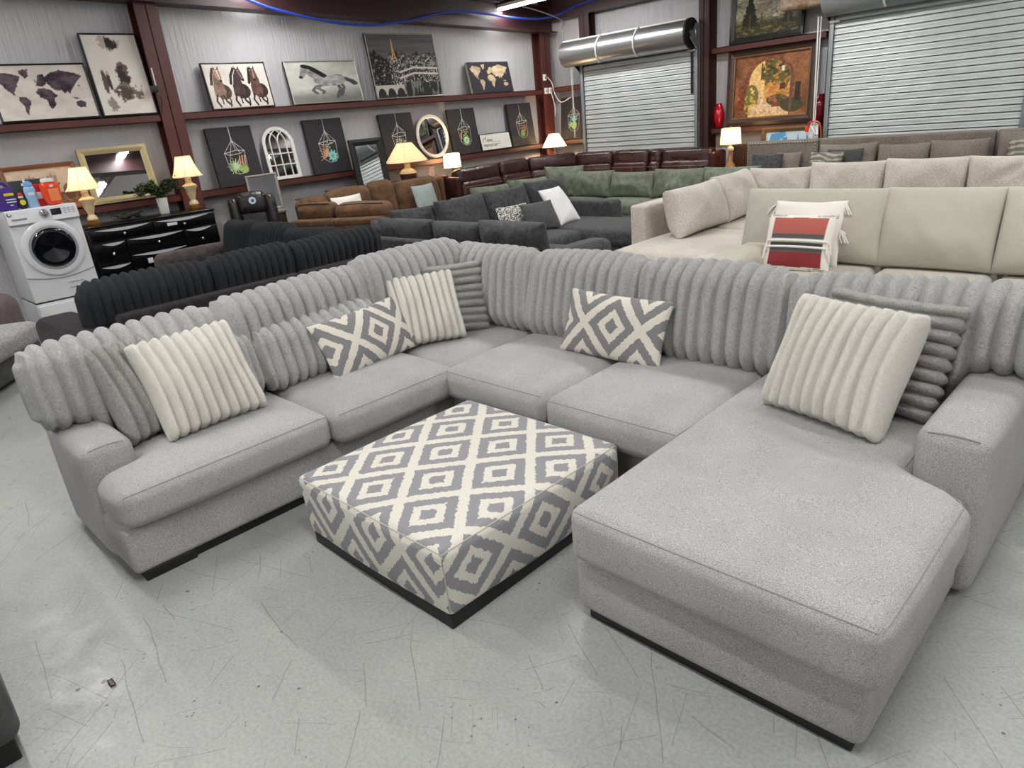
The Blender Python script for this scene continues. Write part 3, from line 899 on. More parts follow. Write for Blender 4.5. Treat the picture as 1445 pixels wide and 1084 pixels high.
# ================================================================== PICTURES AND MIRRORS
def lattice(seed):
    return np.random.RandomState(seed).rand(64, 64)
def vnoise(x, y, seed):
    L = lattice(seed)
    xi = np.floor(x).astype(int); yi = np.floor(y).astype(int)
    fx = smooth01(x - xi); fy = smooth01(y - yi)
    g = lambda i, j: L[i % 64, j % 64]
    return (g(xi, yi) * (1 - fx) + g(xi + 1, yi) * fx) * (1 - fy) + (g(xi, yi + 1) * (1 - fx) + g(xi + 1, yi + 1) * fx) * fy
def fbm(x, y, sc, seed, o=4):
    s = 0; a = .5; t = 0
    for k in range(o):
        s = s + a * vnoise(x * sc + 7 * k, y * sc + 3 * k, seed + k); t += a; a *= .55; sc *= 2.1
    return s / t
def inpoly(U, V, pts):
    m = np.zeros(U.shape, bool); n = len(pts)
    for i in range(n):
        x0, y0 = pts[i]; x1, y1 = pts[(i + 1) % n]
        if y0 == y1: continue
        m ^= ((y0 > V) != (y1 > V)) & (U < (x1 - x0) * (V - y0) / (y1 - y0) + x0)
    return m
def inline(U, V, pts, w):
    m = np.zeros(U.shape, bool)
    for (x0, y0), (x1, y1) in zip(pts[:-1], pts[1:]):
        dx, dy = x1 - x0, y1 - y0
        t = np.clip(((U - x0) * dx + (V - y0) * dy) / (dx * dx + dy * dy + 1e-12), 0, 1)
        m |= (U - x0 - t * dx) ** 2 + (V - y0 - t * dy) ** 2 < w * w
    return m
def inell(U, V, cx, cy, rx, ry, a=0):
    c, s = math.cos(a), math.sin(a); x = (U - cx) * c + (V - cy) * s; y = -(U - cx) * s + (V - cy) * c
    return (x / rx) ** 2 + (y / ry) ** 2 < 1
def lay(C, m, col, a=1.0):
    m = (m.astype(float) if m.dtype == bool else m)[..., None] * a
    return C * (1 - m) + np.array(col, float) * m
def flat(U, col):
    return np.ones(U.shape + (3,)) * np.array(col, float)

def art_mesh(name, W, H, fn, res, mapf, mat, parent):
    nx = max(2, int(W / res)); ny = max(2, int(H / res))
    u = np.linspace(0, W, nx + 1); v = np.linspace(0, H, ny + 1)
    U, V = np.meshgrid(u, v, indexing='ij')
    C = linarr(fn(U, V, W, H)).reshape(-1, 3)
    P = mapf(U.ravel(), V.ravel())
    w_ = ny + 1
    F = [(i * w_ + j, (i + 1) * w_ + j, (i + 1) * w_ + j + 1, i * w_ + j + 1) for i in range(nx) for j in range(ny)]
    return mesh(name, (P, F), mat, parent, col=C, smooth=False)

CONT = [
 [(.03, .80), (.10, .88), (.2, .87), (.30, .80), (.27, .70), (.24, .62), (.21, .55), (.18, .50), (.20, .45), (.23, .42), (.17, .46), (.13, .55), (.09, .66), (.05, .74)],
 [(.31, .92), (.40, .94), (.39, .82), (.35, .76), (.32, .84)],
 [(.23, .42), (.29, .41), (.34, .33), (.32, .24), (.29, .15), (.27, .06), (.25, .12), (.25, .24), (.22, .34)],
 [(.45, .56), (.52, .57), (.58, .54), (.61, .45), (.63, .43), (.59, .33), (.58, .24), (.54, .15), (.51, .22), (.50, .34), (.44, .40), (.42, .48)],
 [(.44, .62), (.46, .72), (.50, .82), (.55, .85), (.58, .72), (.55, .64), (.50, .60)],
 [(.56, .64), (.57, .80), (.63, .86), (.74, .92), (.88, .86), (.97, .80), (.93, .72), (.87, .62), (.84, .55), (.80, .50), (.78, .42), (.76, .50), (.72, .44), (.70, .53), (.64, .50), (.60, .56)],
 [(.82, .28), (.87, .31), (.92, .27), (.91, .18), (.85, .17), (.81, .21)], [(.79, .38), (.85, .37), (.88, .34), (.82, .34)], [(.43, .70), (.45, .76), (.45, .68)], [(.90, .60), (.92, .66), (.91, .56)]]
def a_map(bg, land, land2, seed):
    def fn(U, V, W, H):
        u = U / W; v = V / H
        C = flat(U, bg) * (0.9 + .2 * fbm(u, v, 6, seed))[..., None]
        x = u + .035 * (fbm(u, v, 16, seed + 9) - .5); y = v + .05 * (fbm(u, v, 16, seed + 17) - .5)
        m = np.zeros(U.shape, bool)
        for p in CONT: m |= inpoly(x, y, [(.02 + a * .96, .03 + b * .96) for a, b in p])
        t = np.clip((fbm(u, v, 11, seed + 3) - .3) * 2.4, 0, 1)[..., None]
        L = np.array(land) * (1 - t) + np.array(land2) * t
        C = np.where(m[..., None], L, C)
        return C
    return fn
def a_blots(U, V, W, H):
    u = U / W; v = V / H
    C = flat(U, (226, 221, 214)) * (0.95 + .08 * fbm(u, v, 4, 3))[..., None]
    n = fbm(u * 1.0, v * 2.2, 9, 21, 5); st = fbm(u * 5, v * 2, 7, 33, 4)
    def blot(cx, cy, rx, ry, col, thr=.9, a=0):
        nonlocal C
        c, s = math.cos(a), math.sin(a); x = ((u - cx) * c + (v - cy) * s) / rx; y = (-(u - cx) * s + (v - cy) * c) / ry
        d = np.sqrt(x * x + y * y) + (n - .5) * 1.3 + (st - .5) * .7
        C = lay(C, np.clip((thr - d) * 5, 0, 1), col)
    blot(.50, .90, .24, .10, (186, 172, 160)); blot(.52, .90, .13, .08, (52, 44, 46))
    blot(.58, .52, .14, .17, (108, 92, 84)); blot(.56, .46, .12, .14, (58, 50, 50))
    blot(.55, .28, .30, .12, (120, 108, 100)); blot(.50, .27, .20, .09, (84, 74, 70))
    blot(.20, .36, .05, .22, (92, 82, 78)); blot(.22, .16, .10, .12, (150, 138, 128)); blot(.28, .42, .04, .14, (70, 62, 60))
    return C
def horse_front(C, U, V, cx, s, col, dark, look):
    """a horse running forward: chest, raised neck, long face with ears, forelegs"""
    n = fbm(U, V, 18, int(cx * 100) + 5, 4)
    def put(m, c, k=1.0):
        nonlocal C
        C = np.where(m[..., None], np.clip(np.array(c) * ((.62 + .75 * n) * k)[..., None], 0, 255), C)
    X = lambda x: cx + x * s
    put(inell(U, V, X(.05), .22, .115 * s, .105), dark, 1.25)
    put(inpoly(U, V, [(X(-.09), .16), (X(-.085), .30), (X(-.03), .36), (X(.06), .34), (X(.09), .22), (X(.05), .13)]), col)
    for q, w_ in (([(X(-.06), .18), (X(-.09), .10), (X(-.05), .02)], .014), ([(X(.03), .17), (X(.055), .09), (X(.11), .035)], .014), ([(X(.09), .18), (X(.12), .10), (X(.10), .02)], .011), ([(X(-.01), .16), (X(.0), .06)], .010)):
        put(inline(U, V, q, w_ * s), dark, 1.15)
    hx = .01 + look
    put(inpoly(U, V, [(X(-.085), .26), (X(-.055 + look * .6), .44), (X(-.02 + look), .52), (X(.05 + look), .49), (X(.065), .38), (X(.075), .27)]), col, .9)
    put(inline(U, V, [(X(-.045 + look), .53), (X(-.075), .44), (X(-.10), .33)], .02 * s), dark)
    put(inpoly(U, V, [(X(-.035 + hx), .535), (X(.035 + hx), .535), (X(.045 + hx + look * .6), .46), (X(.032 + hx + look * 1.5), .37), (X(.0 + hx + look * 1.5), .355), (X(-.02 + hx + look), .39), (X(-.035 + hx), .47)]), col, 1.1)
    put(inpoly(U, V, [(X(-.034 + hx), .525), (X(-.04 + hx), .575), (X(-.012 + hx), .535)]), dark); put(inpoly(U, V, [(X(.012 + hx), .535), (X(.038 + hx), .575), (X(.036 + hx), .525)]), dark)
    put(inpoly(U, V, [(X(-.005 + hx), .52), (X(.012 + hx), .52), (X(.018 + hx + look * 1.3), .39), (X(.004 + hx + look * 1.3), .39)]), tuple(min(255, c + 74) for c in col))
    put(inell(U, V, X(.014 + hx + look * 1.5), .372, .02 * s, .016), dark, .8)
    put(inell(U, V, X(-.022 + hx), .485, .007 * s, .008), dark, .6); put(inell(U, V, X(.032 + hx), .485, .007 * s, .008), dark, .6)
    return C
def a_three(U, V, W, H):
    k = .60 / H; U = U * k; V = V * k
    C = flat(U, (206, 200, 192)) * (0.9 + .2 * fbm(U, V, 6, 71))[..., None]
    C = lay(C, np.clip((.2 - V) * 3, 0, 1), (168, 158, 152), .6)
    C = horse_front(C, U, V, .74, 1.0, (92, 66, 56), (40, 26, 24), -.01)
    C = horse_front(C, U, V, .46, 1.0, (70, 50, 50), (34, 24, 26), .03)
    C = horse_front(C, U, V, .17, 1.0, (132, 106, 92), (62, 46, 44), .01)
    return C
def a_runner(U, V, W, H):
    u = U / W; v = V / H
    C = flat(U, (186, 188, 180)) * (0.85 + .28 * fbm(u, v, 4, 15))[..., None]
    C = lay(C, np.clip((.36 - v + .14 * (fbm(u, v, 7, 19) - .5)) * 4, 0, 1), (96, 96, 94), .75)
    n = fbm(u, v, 16, 44, 4)
    def put(m, c, lo=.65, hi=.7):
        nonlocal C
        C = np.where(m[..., None], np.clip(np.array(c) * (lo + hi * n)[..., None], 0, 255), C)
    put(inline(u, v, [(.74, .60), (.82, .56), (.90, .50), (.94, .44)], .045), (70, 72, 72))
    for q in ([(.68, .46), (.70, .30), (.66, .20), (.64, .10)], [(.72, .50), (.76, .36), (.73, .24), (.70, .16)]):
        put(inline(u, v, q, .026), (92, 92, 92))
    for q in ([(.44, .46), (.38, .34), (.46, .27), (.44, .22)], [(.46, .42), (.36, .40), (.30, .30), (.35, .22)]):
        put(inline(u, v, q, .024), (98, 98, 98))
    put(inell(u, v, .56, .53, .22, .135, -.05), (150, 150, 150)); put(inell(u, v, .70, .55, .11, .14), (150, 150, 150))
    put(inpoly(u, v, [(.40, .46), (.50, .62), (.40, .76), (.30, .86), (.22, .82), (.26, .70), (.36, .58)]), (140, 140, 140))
    put(inpoly(u, v, [(.21, .88), (.29, .86), (.28, .74), (.20, .60), (.155, .60), (.16, .68)]), (128, 128, 128))
    put(inline(u, v, [(.25, .90), (.33, .86), (.42, .76), (.50, .66)], .045), (28, 28, 30), .7, .5)
    put(inell(u, v, .175, .64, .025, .04), (50, 50, 52))
    return C
def a_city(U, V, W, H):
    u = U / W; v = V / H
    C = flat(U, (108, 106, 106)) * (0.62 + .6 * fbm(u * .4, v * 3, 6, 5))[..., None]
    C = lay(C, np.clip((v - .55) * 2.2, 0, 1), (92, 90, 92), .6)
    C = lay(C, np.clip(.5 + (.68 - v) * 20 + 6 * (fbm(u, v * .2, 18, 8) - .5), 0, 1), (44, 42, 43))
    n = fbm(u, v, 40, 12, 3); g = fbm(u, v, 5, 14, 3)
    n2 = fbm(u * 1.3, v * .8, 60, 77, 3)
    C = lay(C, (n > .52) & (v < .66), (96, 93, 92), .7); C = lay(C, (n2 > .60) & (v < .66) & (g > .44), (168, 163, 158)); C = lay(C, (n2 > .69) & (v < .62), (232, 228, 222))
    C = lay(C, (fbm(u, v, 26, 31, 2) > .66) & (v < .68) & (v > .35), (150, 146, 142))
    blk = inpoly(u, v, [(.0, 0), (.0, .66), (.05, .70), (.08, .78), (.11, .70), (.17, .66), (.22, .62), (.26, .60), (.26, .2), (.0, .2)])
    C = lay(C, blk & (n < .6), (34, 33, 35))
    for y, a in ((.45, .25), (.36, .2)):
        C = lay(C, inline(u, v, [(.40, y - .05), (.62, y + .02), (1., y)], .014), (215, 210, 204))
    C = lay(C, (v < .22) & (u > .45), (40, 40, 42)); C = lay(C, (fbm(u * 3, v * .5, 9, 40) > .6) & (v < .24) & (u > .42), (120, 118, 116))
    br = (v < .2) & (v > .05) & (u < .42)
    C = lay(C, br, (196, 190, 182))
    for cx in (.08, .22, .36): C = lay(C, inell(u, v, cx, .05, .058, .10), (46, 44, 44))
    gold = (222, 178, 110)
    for q in ([(.355, .92), (.352, .80)], [(.352, .80), (.335, .66), (.318, .60)], [(.352, .80), (.372, .66), (.392, .60)], [(.336, .68), (.37, .68)], [(.328, .63), (.382, .63)]):
        C = lay(C, inline(u, v, q, .007), gold)
    return C
def terr(kind):
    def fn(U, V, W, H):
        u = U / W; v = V / H
        k = W / H
        C = flat(U, (50, 49, 52)) * (0.9 + .2 * fbm(u, v, 30, 2 + kind, 2))[..., None]
        x = (u - .5) * k; y = v
        line = (214, 210, 204)
        def ln(pts, w=.0042, c=line):
            nonlocal C
            C = lay(C, inline(x, y, pts, w), c)
        if kind == 2:   ring = [(-.19, .56), (-.06, .53), (.16, .54), (.18, .60), (.0, .61), (-.19, .56)]; bot = [(-.15, .30), (0, .20), (.13, .30)]
        else:           ring = [(-.19, .56), (-.09, .525), (.1, .54), (.19, .585), (.03, .60), (-.19, .56)]; bot = [(-.15, .27), (-.02, .19), (.10, .20), (.17, .28)]
        ln([(0, 1), (0, .80)]); C = lay(C, inell(x, y, 0, .785, .014, .02), line); C = lay(C, inell(x, y, 0, .785, .007, .011), (50, 49, 52))
        for p in ring[:-1]: ln([(0, .77), p], .0034)
        ln(ring); ln([ring[0]] + bot + [ring[3]], .0034)
        ln([ring[1], bot[0]], .0028)
        def rosette(cx, cy, R, nl, c1, c2, ph=0.):
            nonlocal C
            dx, dy = x - cx, y - cy; r = np.hypot(dx, dy); a = np.arctan2(dy, dx) + ph
            for s, c in ((1, c1), (.72, c2), (.42, c1)):
                C = lay(C, r < R * s * (.55 + .45 * np.abs(np.cos(nl / 2 * a + s * 2))), c)
        def spikes(cx, cy, n, L, c, a0=0, a1=2 * PI, w=.011):
            for i in range(n):
                a = a0 + (a1 - a0) * i / max(1, n - 1); l = L * (.75 + .3 * ((i * 7) % 5) / 5)
                ln([(cx, cy), (cx + l * math.cos(a) * .55, cy + l * math.sin(a) * .55)], w, c)
                ln([(cx, cy), (cx + l * math.cos(a), cy + l * math.sin(a))], w * .5, c)
        if kind == 0:
            for i in range(3):
                ln([(.05 + i * .045, .32), (.07 + i * .05, .50)], .006, (214, 150, 110))
                for q in range(6): C = lay(C, inell(x, y, .052 + i * .046 + q * .004, .36 + q * .026, .016, .010, .5), (222, 160, 120))
            spikes(-.04, .33, 15, .17, (150, 180, 130)); spikes(-.04, .33, 11, .12, (190, 208, 164), .2, 6.1)
            C = lay(C, inell(x, y, .11, .27, .075, .07, -.3), (176, 190, 110)); C = lay(C, (fbm(x, y, 60, 3) > .55) & inell(x, y, .11, .27, .07, .065, -.3), (120, 142, 76))
        elif kind == 1:
            spikes(-.02, .34, 8, .22, (224, 150, 112), 1.5, 3.6, .010)
            for q in range(7): C = lay(C, inell(x, y, -.06 + .035 * (q % 3) + q * .01, .42 + q * .025, .022, .013, 1 + q), (150, 186, 150))
            rosette(.06, .31, .125, 9, (110, 178, 168), (160, 212, 200))
        elif kind == 2:
            for i in range(24):
                a = i * 2.4; r = .13 * math.sqrt(i / 24)
                C = lay(C, inell(x, y, r * math.cos(a), .42 + r * .8 * math.sin(a), .020, .012, a), (120, 150, 120) if i % 3 else (218, 214, 200))
        elif kind == 3:
            for q in range(8): C = lay(C, inell(x, y, -.10 + .028 * q, .44 + .05 * math.sin(q * 1.9), .022, .013, q), (206, 174, 96) if q % 2 else (150, 170, 110))
            ln([(0, .3), (-.02, .62)], .006, (150, 170, 110)); ln([(.0, .42), (.11, .56)], .006, (196, 168, 96))
            for q in range(4): C = lay(C, inell(x, y, -.12, .36 + q * .03, .018, .02), (224, 160, 110))
            rosette(.02, .30, .115, 12, (120, 190, 140), (226, 232, 170))
        elif kind == 4:
            for q in range(10): C = lay(C, inell(x, y, -.07 + .016 * q, .44 + .04 * math.cos(q * 2.1), .018, .014, q), (120, 140, 96) if q % 2 else (176, 110, 84))
            C = lay(C, inell(x, y, .09, .42, .05, .08), (150, 92, 72)); C = lay(C, inell(x, y, .0, .30, .075, .085), (150, 176, 104))
            C = lay(C, (fbm(x, y, 50, 9) > .52) & inell(x, y, 0, .30, .075, .085), (98, 128, 70))
        else:
            spikes(.02, .42, 9, .17, (120, 196, 190), .5, 2.7, .014); spikes(-.02, .34, 5, .16, (150, 210, 190), 2.3, 3.6, .014)
            C = lay(C, inell(x, y, .02, .33, .085, .095), (190, 208, 96)); C = lay(C, (fbm(x, y, 50, 19) > .55) & inell(x, y, .02, .33, .08, .09), (140, 168, 70))
        return C
    return fn
def a_sign(U, V, W, H):
    C = flat(U, (222, 220, 210)) * (0.96 + .06 * fbm(U, V, 9, 4))[..., None]
    ink = (40, 38, 40)
    x = U / H; y = V / H      # units of the sign height
    def st(pts, w=.017): 
        nonlocal C
        C = lay(C, inline(x, y, smoothpath2(pts), w), ink)
    # "Home" in loose brush script
    st([(.30, .86), (.27, .72), (.22, .52)]); st([(.58, .92), (.50, .72), (.47, .52)]); st([(.20, .68), (.34, .72), (.56, .76)], .013)
    st([(.64, .66), (.58, .60), (.62, .52), (.69, .56), (.68, .65), (.63, .67), (.72, .64)], .015)
    st([(.74, .66), (.74, .53), (.79, .65), (.83, .64), (.83, .53), (.88, .65), (.92, .63), (.92, .54), (.96, .55)], .014)
    st([(.97, .59), (1.05, .62), (1.04, .67), (.99, .64), (.98, .56), (1.04, .53), (1.14, .58)], .014)
    # "memories" below, with a long tail
    st([(.22, .38), (.23, .20), (.29, .35), (.33, .33), (.33, .20), (.39, .35), (.43, .32), (.43, .22), (.48, .26), (.54, .31), (.52, .36), (.48, .30), (.50, .21), (.57, .24)], .014)
    st([(.60, .36), (.60, .22), (.66, .35), (.70, .33), (.70, .22), (.75, .35), (.79, .33), (.80, .22), (.85, .25)], .014)
    st([(.90, .34), (.85, .28), (.89, .21), (.95, .26), (.94, .34), (.89, .34)], .014)
    st([(1.00, .35), (1.01, .22), (1.04, .33), (1.10, .35)], .014); st([(1.14, .33), (1.14, .22), (1.19, .24), (1.24, .32), (1.29, .34), (1.26, .28), (1.20, .25), (1.26, .21), (1.33, .24)], .013)
    st([(1.33, .26), (1.36, .36), (1.42, .33), (1.37, .22), (1.33, .24), (1.5, .32), (1.75, .36)], .013)
    # tiny line of capitals between
    for i in range(26):
        if i in (2, 8, 12, 19): continue
        C = lay(C, (np.abs(x - (1.10 + .026 * i)) < .008) & (np.abs(y - .48) < .014 + .006 * (i % 3)), (110, 108, 106))
    return C
def smoothpath2(p):
    return [(q[0], q[1]) for q in smoothpath([(a, b, 0) for a, b in p], 5)]
def a_ships(U, V, W, H):
    u = U / W; v = V / H
    C = flat(U, (206, 182, 160)) * (0.85 + .25 * fbm(u, v, 6, 51))[..., None]
    C = lay(C, v < .34 + .05 * fbm(u, v, 8, 2), (150, 108, 76)); C = lay(C, (fbm(u, v * 2, 18, 8) > .55) & (v < .34), (110, 78, 58))
    for cx in (.34, .66):
        C = lay(C, inpoly(u, v, [(cx - .10, .60), (cx + .10, .60), (cx + .07, .52), (cx - .07, .52)]), (84, 62, 56))
        for d in (-.05, 0, .05):
            C = lay(C, inline(u, v, [(cx + d, .58), (cx + d, .86 - abs(d) * 2)], .005), (96, 72, 62))
            C = lay(C, inpoly(u, v, [(cx + d - .03, .64), (cx + d + .03, .64), (cx + d + .02, .80), (cx + d - .02, .80)]), (140, 112, 102), .7)
    C = lay(C, inell(u, v, .86, .36, .09, .20), (92, 70, 56), .8)
    return C
def a_land(U, V, W, H):
    u = U / W; v = V / H; n = fbm(u, v, 7, 61, 5)
    C = flat(U, (150, 144, 122)) * (0.55 + .8 * n)[..., None]
    C = lay(C, inpoly(u, v, [(.45, .4), (.62, .80), (.72, .62), (.85, .4)]), (142, 140, 128), .5)
    C = lay(C, np.clip((.42 - v + .1 * (n - .5)) * 6, 0, 1), (62, 60, 36)); C = lay(C, (fbm(u, v * 2, 14, 68) > .56) & (v < .4), (112, 104, 62))
    for cx, w_, t in ((.23, .12, 1.02), (.84, .09, .78), (.42, .05, .50), (.66, .05, .5)):
        C = lay(C, (np.abs(u - cx) < w_ * np.clip((t - v) * 1.6, 0, 1) * (.5 + fbm(u, v, 22, 70))) & (v > .22), (40, 44, 30))
        C = lay(C, inline(u, v, [(cx, .15), (cx, .5)], .012), (92, 68, 42))
    C = lay(C, inpoly(u, v, [(.60, .37), (.70, .37), (.70, .42), (.65, .46), (.60, .42)]), (178, 170, 148)); C = C * (.6 + .75 * fbm(u, v, 36, 66, 3))[..., None]
    return C
def a_arch(U, V, W, H):
    u = U / W; v = V / H; n = fbm(u, v, 7, 81, 5); f = fbm(u, v, 26, 85, 3)
    C = flat(U, (136, 88, 56)) * (0.55 + .85 * n)[..., None]
    op = inell(u, v, .48, .56, .28, .36) & (v > .5) | ((np.abs(u - .48) < .28) & (v <= .56))
    ring = (inell(u, v, .48, .56, .335, .425) & (v > .5)) | ((np.abs(u - .48) < .335) & (v <= .56) & (v > .22))
    C = lay(C, ring, (104, 56, 44)); C = lay(C, ring & (f > .55), (140, 84, 60))
    C = lay(C, op, (232, 196, 128)); 
    C = lay(C, op & (u > .42) & (v > .28), (190, 128, 62)); C = lay(C, op & (u > .42) & (v > .28) & (f > .55), (214, 160, 86))
    C = lay(C, op & (u > .36) & (v > .62 - .35 * (fbm(u * 2, v * .2, 9, 90) - .3)) & (f > .36), (84, 84, 40))
    C = lay(C, op & (u > .36) & (v > .66) & (f > .6), (44, 52, 26))
    C = lay(C, inpoly(u, v, [(.24, .04), (.72, .04), (.70, .16), (.42, .30), (.36, .46), (.31, .46), (.28, .24)]), (226, 200, 162))
    C = lay(C, inpoly(u, v, [(.24, .04), (.72, .04), (.70, .16), (.42, .30), (.36, .46), (.31, .46), (.28, .24)]) & (f > .55), (200, 166, 128))
    C = lay(C, inell(u, v, .24, .32, .10, .22) & (n > .42), (96, 104, 46)); C = lay(C, inell(u, v, .22, .25, .09, .2) & (f > .55), (188, 166, 76))
    C = lay(C, inpoly(u, v, [(.05, .05), (.14, .08), (.16, .5), (.12, .55), (.05, .5)]) & (f > .42), (104, 40, 34))
    C = lay(C, inell(u, v, .60, .26, .15, .09), (70, 72, 38)); C = lay(C, inell(u, v, .60, .28, .13, .07) & (f > .55), (150, 96, 80))
    C = lay(C, inpoly(u, v, [(.52, .15), (.72, .15), (.70, .21), (.54, .21)]), (130, 60, 48)); C = lay(C, inell(u, v, .80, .18, .16, .13) & (n > .38), (58, 62, 44))
    C = lay(C, inpoly(u, v, [(.62, .42), (.70, .43), (.70, .53), (.62, .52)]), (70, 46, 38)); C = lay(C, inpoly(u, v, [(.83, .22), (.90, .22), (.90, .52), (.83, .52)]), (44, 38, 38))
    C = lay(C, inell(u, v, .655, .755, .022, .045), (236, 236, 224)); C = lay(C, inline(u, v, [(.655, .80), (.655, .86)], .006), (60, 50, 40))
    C = lay(C, inline(u, v, [(.775, .10), (.775, .66)], .016), (92, 74, 66))
    g2 = fbm(u, v, 44, 93, 3); C = C * (.82 + .5 * g2)[..., None]
    C = C * .82 + np.array([118, 82, 56.]) * .18 * (.6 + .8 * n)[..., None]
    return C
def a_sails(U, V, W, H):
    u = U / W; v = V / H
    C = flat(U, (196, 218, 226)) * (0.9 + .15 * fbm(u, v, 6, 91))[..., None]
    C = lay(C, inell(u, v, .28, .55, .22, .6) & (fbm(u, v, 9, 95) > .38), (84, 150, 196)); C = lay(C, v < .35, (92, 150, 190))
    for cx in (.70, .90): C = lay(C, inpoly(u, v, [(cx, .4), (cx, .95), (cx + .08, .5)]), (54, 112, 170))
    return C

def frame_bars(W, H, fw_, d, mapf, lip=0.0):
    """four mitred mouldings round a W x H panel; mapf(u, v, depth)"""
    b = MB()
    o = [(0, 0), (W, 0), (W, H), (0, H)]; i = [(fw_, fw_), (W - fw_, fw_), (W - fw_, H - fw_), (fw_, H - fw_)]
    m = [(fw_ * .45, fw_ * .45), (W - fw_ * .45, fw_ * .45), (W - fw_ * .45, H - fw_ * .45), (fw_ * .45, H - fw_ * .45)]
    for k in range(4):
        l = (k + 1) % 4
        P = [(*o[k], 0), (*o[l], 0), (*o[k], d * .8), (*o[l], d * .8), (*m[k], d), (*m[l], d), (*i[k], d * .6), (*i[l], d * .6), (*i[k], 0), (*i[l], 0)]
        P = np.array(P, float)
        V = mapf(P[:, 0], P[:, 1], P[:, 2])
        b.add(V, [(0, 1, 3, 2), (2, 3, 5, 4), (4, 5, 7, 6), (6, 7, 9, 8)])
    return b.get()
def on_x(y0, z0, H, lean, x0=-9.795, th=.03):     # leaning on the end wall, seen from +x
    def f(u, v, d=0.0):
        u = np.asarray(u, float); v = np.asarray(v, float)
        c = math.sqrt(max(1e-6, 1 - (lean / H) ** 2)); k = v / H
        return np.stack([x0 - lean * k + (th + np.asarray(d)) * c + 0 * u, y0 + u, z0 + v * c + (th + np.asarray(d)) * lean / H], -1)
    return f
def on_y(xL, z0, H, lean, y0=11.36, th=.03):      # leaning on the shutter wall, seen from -y
    def f(u, v, d=0.0):
        u = np.asarray(u, float); v = np.asarray(v, float)
        c = math.sqrt(max(1e-6, 1 - (lean / H) ** 2)); k = v / H
        return np.stack([xL + u, y0 + lean * k - (th + np.asarray(d)) * c + 0 * u, z0 + v * c + (th + np.asarray(d)) * lean / H], -1)
    return f
def slab(W, H, th, mapf):
    """the body of a stretched canvas or board behind its face"""
    P = np.array([(0, 0, -th), (W, 0, -th), (W, H, -th), (0, H, -th), (0, 0, -.001), (W, 0, -.001), (W, H, -.001), (0, H, -.001)], float)
    return mapf(P[:, 0], P[:, 1], P[:, 2]), [(3, 2, 1, 0), (0, 1, 5, 4), (1, 2, 6, 5), (2, 3, 7, 6), (3, 0, 4, 7), (4, 5, 6, 7)]
def picture(name, label, cat, mapf, W, H, fn, res=.006, edge='canvas_black', frame=None, fw_=.02, fd=.012, th=.028, group=None, mat='art', glass=False, base=None):
    c = mapf(W / 2, 0.0)
    t = thing(name, label, cat, tuple(np.asarray(c, float).ravel()), group)
    mesh('panel', slab(W, H, th, mapf), M[edge], t, smooth=False)
    i = fw_ if frame else 0.0
    if fn:
        art_mesh('print', W - 2 * i, H - 2 * i, fn, res, lambda u, v: mapf(u + i, v + i, .002), M[mat], t)
    if frame:
        mesh('frame', frame_bars(W, H, fw_, fd, mapf), M[frame], t, smooth=False)
    return t
def canvas(y0, y1, z1, lab, fn, z0=2.312, **kw):
    H = z1 - z0; 
    return picture(kw.pop('name', 'canvas_print'), lab, 'picture', on_x(y0, z0, H, kw.pop('lean', .10)), y1 - y0, H, fn, **kw)
# upper ledge
canvas(1.98, 3.0, 2.93, 'framed sepia world map on a pale ground, on the upper ledge left of the column', a_map((206, 199, 192), (96, 84, 92), (46, 38, 48), 5), frame='black', fw_=.018)
canvas(3.03, 3.675, 3.25, 'tall framed abstract print of brown ink blots beside the column', a_blots, frame='black', fw_=.018, lean=.11)
canvas(4.39, 5.30, 2.905, 'brown-framed picture of three brown horses facing forward', a_three, frame='bronze_frame', fw_=.016)
canvas(5.60, 6.81, 2.905, 'silver-edged grey picture of one horse galloping left', a_runner, frame='silver', fw_=.014)
canvas(7.07, 8.45, 3.29, 'large silver-framed night city view with a lit golden tower', a_city, frame='silver', fw_=.018, lean=.11, res=.008)
canvas(9.15, 10.2, 2.84, 'dark canvas world map with tan continents, last on the upper ledge', a_map((44, 42, 50), (170, 146, 116), (204, 184, 154), 15), edge='canvas_edge', th=.045)
# lower ledge
LZ = 1.322
canvas(1.80, 2.58, 1.86, 'brown wood framed picture of sailing ships behind the detergent bottles', a_ships, z0=LZ, frame='wood_and_lit_orange', fw_=.045, fd=.025)
tg = 'hanging terrarium canvases'
for (y0, y1, z1, k, lab) in ((4.25, 4.90, 2.10, 0, 'black canvas of a hanging terrarium with a spiky green aloe and a round cactus'),
                            (5.73, 6.39, 2.105, 1, 'black canvas of a hanging terrarium with a teal rosette and orange spikes'),
                            (7.10, 7.77, 2.10, 2, 'black canvas of a hanging terrarium left of the oval mirror, half behind a lampshade'),
                            (8.56, 9.21, 2.09, 3, 'black canvas of a hanging terrarium with a green starry rosette right of the oval mirror'),
                            (10.06, 10.72, 2.10, 4, 'black canvas of a hanging terrarium right of the script sign')):
    canvas(y0, y1, z1, lab, terr(k), z0=LZ, group=tg, th=.045, res=.0052)
canvas(9.24, 10.03, 1.62, 'white sign with Home and memories in black brush script', a_sign, z0=LZ, name='wall_sign', frame='black', fw_=.01, res=.0045, lean=.06)
picture('canvas_print', 'black canvas of a hanging terrarium on the shutter wall behind the corner lamp', 'picture', on_y(-9.64, 1.347, .77, .08), .645, .77, terr(5), group=tg, th=.045, res=.0052)
picture('oil_painting', 'gloomy landscape painting of trees and a cottage in a black frame', 'picture', on_y(-5.99, 2.602, .78, .07), 1.18, .78, a_land, frame='black', fw_=.085, fd=.03, mat='art_gloss', res=.008)
t = picture('oil_painting', 'large glowing painting of a stone archway over a village path in a dark bronze frame', 'picture', on_y(-6.02, 1.372, 1.15, .08), 1.44, 1.15, a_arch, frame='bronze_frame', fw_=.12, fd=.05, mat='art_gloss', res=.007)
mf = on_y(-6.02, 1.372, 1.15, .08)
